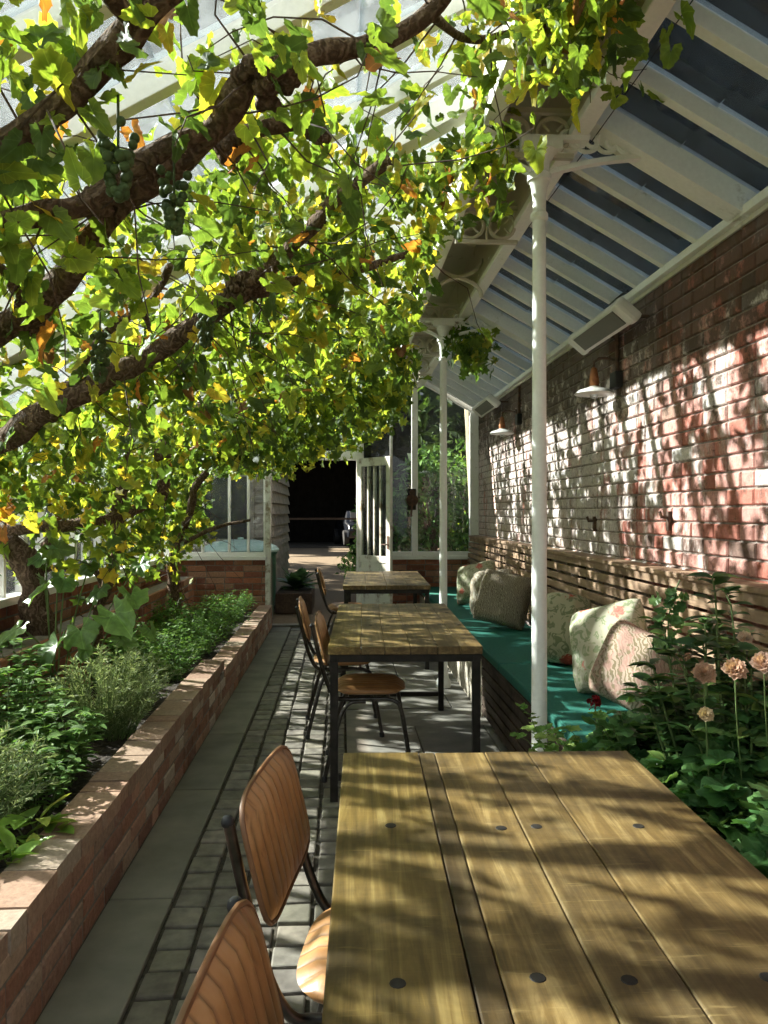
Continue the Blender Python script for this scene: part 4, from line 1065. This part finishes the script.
# rose bush
def bloom(p,r,c1,c2,parent,label):
    pos=[];dr=[];nr=[];sz=[]; A=Vector((-.35,-.7,.62)).normalized(); e1=A.orthogonal().normalized(); e2=A.cross(e1)
    for k in range(34):
        t=k/34; a=k*2.4; o_=e1*math.cos(a)+e2*math.sin(a); pos.append(tuple(p-A*r*.35+o_*r*.12*t)); dd=A*(1.15-t*.75)+o_*(.12+.95*t); dr.append(tuple(dd)); nr.append(tuple(-o_+A*.5*t)); sz.append(r*(.75+.45*t))
    n=len(pos); V=np.array([c1]*n)*NR.uniform(.85,1.1,(n,1)); W=np.array([c2]*n)
    o=leaves('rose_bloom','round',pos,dr,nr,sz,V,W,M_petal,parent); tag(o,label); return o
rs,tips=plant('rose_bush','rose bush with pale peach blooms rising at the right edge above the geraniums','rose bush',(1.17,2.16,.26),40,.98,.27,'oval',.068,30,G_DK+[(1,(.10,.17,.04),(.14,.2,.05))],M_gloss,lean=(-.06,.05),stemr=.005,leafdir=1,updir=.3,start=.25)
for (px,py,d,r,c1,c2,lab) in [(704,672,2.05,.036,(.52,.27,.17),(.60,.38,.26),'large peach rose bloom'),(735,668,1.95,.034,(.55,.33,.2),(.66,.42,.3),'peach rose bloom'),(764,662,1.95,.036,(.60,.36,.27),(.66,.44,.34),'pink peach rose bloom'),(706,714,2.0,.024,(.5,.36,.2),(.55,.42,.25),'fading cream rose bloom'),(745,637,2.2,.024,(.6,.4,.28),(.66,.5,.36),'small peach rose bud')]:
    q=at(px,py,d); o=bloom(q,r,c1,c2,rs,lab); rel(o)
    o2=MB().tube(smooth_path([q-Vector((0,0,.01)),q+Vector((.01,.01,-.14)),Vector((q.x+.05,q.y+.05,q.z-.36))],6),.0016,6).build('flower_stem',M_stem,rs,smooth=50); rel(o2)
for (px,py,d,lab) in ((595,702,2.75,'dark red geranium flower head on a thin stem beside the pink flowered cushion'),):
    q=at(px,py,d); f=empty('red_flower',(q.x,q.y,.27),label=lab,cat='flower')
    n=22; pos=[tuple(q+Vector((R.gauss(0,.012),R.gauss(0,.012),R.gauss(0,.008)))) for _ in range(n)]; rel(leaves('petals','round',pos,NR.normal(0,1,(n,3)),NR.normal(0,.4,(n,3))+[0,0,1],NR.uniform(.018,.028,n),np.array([(.16,.01,.015)]*n),np.array([(.22,.015,.02)]*n),M_petal,f)); rel(MB().tube([q,(q.x+.02,q.y,.27)],.0025,5).build('stem',M_stem,f))
# climber on the bench back
cl=empty('climbing_sprig',(1.5,3.3,.49),label='leafy climber sprig growing up through the bench back above the leaf patterned cushion',cat='climber')
P=[];m=MB(); pts=depthP([(672,660,3.15),(668,630,3.2),(672,600,3.25),(680,580,3.28)])
for q in pts: q.x=min(q.x,1.50)
m.tube(smooth_path(pts,5),.003,6); rel(m.build('stems',M_stem,cl,smooth=40))
n=34; pos=[]
for _ in range(n):
    q=at(R.gauss(671,9),R.uniform(588,648),3.15); q.x=min(q.x,1.5); pos.append(tuple(q))
c,ed=pick(G_GER,n); rel(leaves('foliage','round',pos,NR.normal(0,.5,(n,3))+[-.3,-.5,-.4],NR.normal(0,.3,(n,3))+[-.7,-.4,.6],NR.uniform(.04,.07,n),c,ed,M_gloss,cl))
# yellow-ish lone blossoms near the slats
# training wires under the right roof
for (a,b,lab) in (((700,-10),(505,240),'thin dark training wire slanting across the near panes of the right roof'),((470,200),(560,60),'thin training wire hanging beside the ridge near the first column')):
    v=at(a[0],a[1],1)-Vector((0,0,EYE)); t=(zroofR(WX)-EYE-.10+.6*WX)/(v.z+.6*v.x); p=Vector((0,0,EYE))+v*t
    v=at(b[0],b[1],1)-Vector((0,0,EYE)); t=(zroofR(WX)-EYE-.10+.6*WX)/(v.z+.6*v.x); q=Vector((0,0,EYE))+v*t
    if 'hanging' in lab: continue
    q.x=max(q.x,1.03); q.z=zroofR(q.x)-.08
    mid=(p+q)/2-Vector((0,0,.01)); o=MB().tube([p,mid,q],.0022,5).build('training_wire',M_iron); tag(o,lab,'wire')

# ------------------------------------------------------------------ outside
# weatherboarded shed on the left
sh=empty('garden_shed',(-2.4,12,0),label='pale grey weatherboarded shed outside, left of the doorway',cat='shed')
m=MB(); sx0,sx1,sy0,sy1=-4.2,-1.0,10.9,14.2
for i in range(18):
    z=.05+i*.165; zz=.0
    m.hexa([(sx0,sy0-.045,z),(sx1+.03,sy0-.045,z),(sx1+.03,sy0+.02,z),(sx0,sy0+.02,z),(sx0,sy0-.008,z+.18),(sx1+.008,sy0-.008,z+.18),(sx1+.008,sy0+.02,z+.18),(sx0,sy0+.02,z+.18)],(R.uniform(.85,1.1),)*3)
    m.hexa([(sx1-.02,sy0,z),(sx1+.05,sy0,z),(sx1+.05,sy1,z),(sx1-.02,sy1,z),(sx1-.02,sy0,z+.18),(sx1+.008,sy0,z+.18),(sx1+.008,sy1,z+.18),(sx1-.02,sy1,z+.18)],(R.uniform(.85,1.1),)*3)
rel(m.build('wall_boards',M_board,sh)); rel(MB().box(sx0,sy0+.02,0,sx1-.02,sy1,3.0).build('shed_body',M_slatd,sh))
rel(MB().hexa([(sx0-.2,sy0-.25,2.95),(sx1+.2,sy0-.25,2.95),(sx1+.2,sy1+.2,3.9),(sx0-.2,sy1+.2,3.9),(sx0-.2,sy0-.25,3.05),(sx1+.2,sy0-.25,3.05),(sx1+.2,sy1+.2,4.0),(sx0-.2,sy1+.2,4.0)]) or MB().box(0,0,0,.001,.001,.001).build('x',M_slate,sh)) if False else None
mm=MB(); mm.hexa([(sx0-.2,sy0-.25,2.95),(sx1+.2,sy0-.25,2.95),(sx1+.2,sy1+.2,3.9),(sx0-.2,sy1+.2,3.9),(sx0-.2,sy0-.25,3.05),(sx1+.2,sy0-.25,3.05),(sx1+.2,sy1+.2,4.0),(sx0-.2,sy1+.2,4.0)]); rel(mm.build('roof',M_slate,sh))
wf=MB().box(-1.95,sy0-.06,1.02,-1.28,sy0-.02,1.9).build('window_pane',M_black,sh,bevel=.004); rel(wf)
rel(MB().box(-2.0,sy0-.075,1.9,-1.23,sy0-.02,1.98).box(-2.0,sy0-.075,.94,-1.23,sy0-.02,1.02).box(-2.0,sy0-.07,1.02,-1.94,sy0-.02,1.9).box(-1.29,sy0-.07,1.02,-1.23,sy0-.02,1.9).build('window_frame',M_board,sh))
# tank
p=at(240,552,10.0)
tk=empty('garden_tank',(p.x,10.15,0),label='dark green round garden tank with a pale teal domed lid outside the left window',cat='tank')
MB().lathe([(.42,0),(.46,.3),(.47,.84),(.49,.86),(.49,.90)],n=32).build('body',M_gtank,tk,smooth=40)
MB().lathe([(.50,.88),(.51,.905),(.47,.95),(.36,1.0),(.2,1.03),(.04,1.035),(.04,1.06),(.01,1.065)],n=32).build('lid',M_teal,tk,smooth=40)
# agave pot
p=bedP(303,612,0)
tr_=empty('planter_trough',(-.62,11.0,0),label='low dark timber trough outside the doorway holding a spiky plant',cat='trough')
MB().box(-.28,-.5,0,.22,.6,.28).build('trough_box',M_slatd,tr_,bevel=.01); MB().box(-.25,-.47,.27,.19,.57,.29).build('soil',M_soil,tr_)
n=46; a=NR.uniform(0,2*PI,n); el=NR.uniform(.15,1.3,n)
pos=np.zeros((n,3)); pos[:,0]=-.64; pos[:,1]=10.95; pos[:,2]=.30
dr=np.stack([np.cos(a)*np.cos(el),np.sin(a)*np.cos(el),np.sin(el)],1)
sp=empty('spiky_plant',(-.64,10.95,.29),label='spiky blue green agave like plant in the trough outside the doorway',cat='plant')
c,ed=pick([(1,(.05,.11,.05),(.09,.17,.08))],n); rel(leaves('leaf_rosette','oval',pos,dr,np.stack([-np.cos(a),-np.sin(a),np.ones(n)],1),NR.uniform(.25,.42,n),c,ed,M_gloss,sp))
MB().tube([(0,0,-.02),(0,0,.06)],.03,8).build('crown',M_stem,sp)
# rocks
for (px,py,w,lab) in ((405,560,.28,'pale boulder outside the end window beside the open door'),(445,556,.38,'larger pale boulder outside the end window behind the second column')):
    q=at(px,py,10.6); m=MB(); m.ball((0,0,0),1,14); m.v=[tuple(Vector((v[0]*w,v[1]*w*.8,v[2]*.42))*(1+.25*noise.noise(Vector(v)*1.5+Vector((px,0,0))))) for v in m.v]
    o=m.build('boulder',M_rock,smooth=60); o.location=(q.x,10.9,.36); tag(o,lab,'boulder','boulders outside the end window')
# foliage masses outside
def shrub(name,label,cat,c,rad,n,size,pal,trunk=None,group=None,kind='oval_lo',mat=None):
    c=Vector(c); e=empty(name,(c.x,c.y,-.02),label=label,cat=cat,group=group)
    v=NR.normal(0,1,(n,3)); v/=np.linalg.norm(v,axis=1,keepdims=True); r=NR.uniform(.45,1,(n,1))**.6
    lump=np.array([1+.28*noise.noise(Vector(tuple(q*2.2))+c) for q in v])[:,None]
    pos=v*r*lump*np.array(rad)+np.array(tuple(c)); pos=pos[pos[:,2]>.02]; n=len(pos)
    cc,ed=pick(pal,n); rel(leaves('foliage',kind,pos,NR.normal(0,1,(n,3))+[0,0,-.3],NR.normal(0,.8,(n,3))+[0,0,.6],NR.uniform(size*.6,size*1.3,n),cc,ed,mat or M_tree,e))
    m=MB(); tr=trunk or .05; hh=max(.3,c.z)
    m.tube([(c.x,c.y,-.02),(c.x+.05*tr,c.y,hh*.4),(c.x,c.y+.02,hh)],[tr,tr*.85,tr*.6],10)
    for k in range(6):
        a=k*1.05; m.tube([(c.x,c.y,hh*(.5+.07*k)),(c.x+rad[0]*.5*math.cos(a),c.y+rad[1]*.5*math.sin(a),hh+rad[2]*.4)],[tr*.5,tr*.2],6)
    rel(m.build('trunk',M_bark,e,smooth=50)); return e
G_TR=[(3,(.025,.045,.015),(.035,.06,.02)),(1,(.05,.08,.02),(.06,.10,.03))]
shrub('garden_shrub','bushy green shrub outside the end window beside the open door','shrub',(.75,12.2,.9),(.55,.7,1.1),1500,.12,G_MID+G_DK,group='shrubs outside the end window')
shrub('garden_shrub','tall green shrub outside the end window behind the white gear post','shrub',(1.45,12.0,1.2),(.6,.7,1.3),1900,.12,G_MID,group='shrubs outside the end window')
shrub('garden_shrub','bright green shrub outside the end window next to the corner post','shrub',(2.2,12.3,1.3),(.6,.8,1.4),1700,.12,G_MID+G_LT,group='shrubs outside the end window')
shrub('garden_shrub','low shrub growing against the gravel at the right of the doorway','shrub',(.45,15.,.3),(.5,1.6,.5),900,.10,G_MID,group='shrubs outside the end window')
# pale trunk
o=MB().tube(smooth_path([(1.98,11.1,0),(2.0,11.1,1.0),(1.96,11.12,2.0),(1.9,11.1,3.4)],5),[.12]*6+[.10]*10,14,jit=.3).build('tree_trunk',simple('pale_bark',(.24,.19,.12),(.46,.38,.25),14,.9,.8,stretch=(1,1,.3)),smooth=60); tag(o,'pale bare tree trunk outside the end window beside the corner post','tree trunk')
# big trees: right of the wall, seen through the right roof; and behind the barn
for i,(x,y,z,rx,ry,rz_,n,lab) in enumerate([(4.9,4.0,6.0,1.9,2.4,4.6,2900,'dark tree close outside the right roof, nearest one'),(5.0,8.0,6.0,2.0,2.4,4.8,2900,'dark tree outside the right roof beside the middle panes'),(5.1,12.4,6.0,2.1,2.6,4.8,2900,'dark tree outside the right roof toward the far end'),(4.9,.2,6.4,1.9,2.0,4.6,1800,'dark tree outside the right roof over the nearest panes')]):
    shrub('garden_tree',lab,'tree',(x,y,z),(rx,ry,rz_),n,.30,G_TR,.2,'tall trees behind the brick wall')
for i,(x,y,z,r,n,lab) in enumerate([(-7.5,21,5.5,4,3500,'dark tree behind the shed, left of the barn'),(5.5,21,5,4,4200,'dark tree to the right of the yard'),(9,14,5,4,3000,'dark tree right of the greenhouse beyond the shrubs')]):
    shrub('garden_tree',lab,'tree',(x,y,z),(r,r*.8,r*1.15),n,.5,G_TR,.25,'dark trees around the yard')
# dark barn at the far side of the yard
bn=empty('barn',(0,0,0),label='large black open fronted barn across the gravel yard',cat='barn')
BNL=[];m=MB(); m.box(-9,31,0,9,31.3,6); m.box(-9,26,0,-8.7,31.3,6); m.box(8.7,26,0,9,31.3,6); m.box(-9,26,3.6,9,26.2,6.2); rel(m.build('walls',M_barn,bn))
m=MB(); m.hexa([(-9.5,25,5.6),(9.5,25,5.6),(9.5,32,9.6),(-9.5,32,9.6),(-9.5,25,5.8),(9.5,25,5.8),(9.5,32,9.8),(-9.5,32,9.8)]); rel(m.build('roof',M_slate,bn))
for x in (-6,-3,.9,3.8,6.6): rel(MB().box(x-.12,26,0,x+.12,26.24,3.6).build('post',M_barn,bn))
rel(MB().box(-8.7,26.2,-.02,8.7,31,.03).build('barn_floor',M_bed,bn))
rel(MB().box(-6,25.95,1.1,.9,26.0,1.17).build('rail',M_slatd,bn))
bn.location=(0,3.5,0)
# parked car in the barn
cr=empty('parked_car',(.85,31.6,0.03),math.radians(8),label='dark car parked in the shadow of the barn, seen through the doorway',cat='car')
prof=[(-2.1,.35),(-2.15,.7),(-1.9,.9),(-1.2,.98),(-.55,1.42),(.7,1.45),(1.4,1.02),(2.0,.92),(2.1,.6),(2.05,.35)]
m=MB(); 
for s in (-.85,.85):
    for (a,b) in prof: m.vert((s*(1 if b<1.1 else .82),a,b))
k=len(prof)
m.f.append(tuple(range(k))[::-1]); m.f.append(tuple(range(k,2*k)))
for i in range(k): m.f.append((i,(i+1)%k,k+(i+1)%k,k+i))
m.build('car_body',M_gdark,cr,bevel=.06,smooth=40)
MB().box(-.6,-1.02,1.02,.6,-1.0,1.03).hexa([(-.62,-1.18,1.0),(.62,-1.18,1.0),(.58,-.62,1.38),(-.58,-.62,1.38),(-.62,-1.19,1.01),(.62,-1.19,1.01),(.58,-.63,1.40),(-.58,-.63,1.40)])
mm=MB(); mm.hexa([(-.62,-1.20,1.0),(.62,-1.20,1.0),(.58,-.62,1.39),(-.58,-.62,1.39),(-.62,-1.21,1.01),(.62,-1.21,1.01),(.58,-.64,1.41),(-.58,-.64,1.41)]); mm.build('windscreen',M_black,cr)
for sx in (-.86,.86):
    for yy in (-1.35,1.3):
        MB().lathe([(.18,-.1),(.32,-.1),(.33,0),(.32,.1),(.18,.1)],(sx,yy,.32),18,Matrix.Rotation(PI/2,3,'Y')).build('wheel',M_black,cr,smooth=40)
for sx in (-.6,.6): MB().ball((sx,-2.12,.72),.11,10,(1.3,.4,.7)).build('headlight',M_black,cr,smooth=60)
# pale garden wall outside the left windows
sbox('garden_wall',M_render,(-7.2,-2,-.05,-6.9,22,1.5))

# ------------------------------------------------------------------ light and world
sd=Vector((1,-.55,-.72)).normalized()
L=bpy.data.lights.new('sun','SUN'); L.energy=25; L.angle=math.radians(.9); L.color=(1,.93,.80)
o=bpy.data.objects.new('sun',L); COL.objects.link(o); o.rotation_euler=sd.to_track_quat('-Z','Y').to_euler()
w=bpy.data.worlds.new('sky'); scn.world=w; w.use_nodes=True; n=w.node_tree.nodes; l=w.node_tree.links; n.clear()
out=n.new('ShaderNodeOutputWorld'); bg=n.new('ShaderNodeBackground'); tc=n.new('ShaderNodeTexCoord')
sk=n.new('ShaderNodeTexSky'); sk.sky_type='NISHITA'; sk.sun_disc=False; sk.sun_elevation=math.radians(30); sk.sun_rotation=math.atan2(-sd.x,-sd.y)
sk.air_density=1.2; sk.dust_density=2.0
ns=n.new('ShaderNodeTexNoise'); ns.inputs['Scale'].default_value=2.2; ns.inputs['Detail'].default_value=6; l.new(tc.outputs['Generated'],ns.inputs['Vector'])
rp=n.new('ShaderNodeValToRGB'); rp.color_ramp.elements[0].position=.42; rp.color_ramp.elements[1].position=.62; l.new(ns.outputs['Fac'],rp.inputs['Fac'])
mx=n.new('ShaderNodeMix'); mx.data_type='RGBA'; mx.inputs['B'].default_value=(6.2,6.7,7.3,1)
ml=n.new('ShaderNodeMath'); ml.operation='MULTIPLY'; ml.inputs[1].default_value=.55; l.new(rp.outputs['Color'],ml.inputs[0]); l.new(ml.outputs[0],mx.inputs['Factor'])
l.new(sk.outputs['Color'],mx.inputs['A']); l.new(mx.outputs['Result'],bg.inputs['Color']); bg.inputs['Strength'].default_value=.15
l.new(bg.outputs[0],out.inputs['Surface'])

cam=bpy.data.cameras.new('camera'); cam.sensor_fit='HORIZONTAL'; cam.sensor_width=36; cam.lens=36*FPX/768; cam.clip_start=.03; cam.clip_end=200
co=bpy.data.objects.new('camera',cam); COL.objects.link(co); co.location=(0,0,EYE); co.rotation_euler=(PI/2,0,-TH); scn.camera=co
vs=scn.view_settings; vs.view_transform='Standard'; vs.look='None'; vs.gamma=1; vs.use_curve_mapping=False; vs.exposure=.12
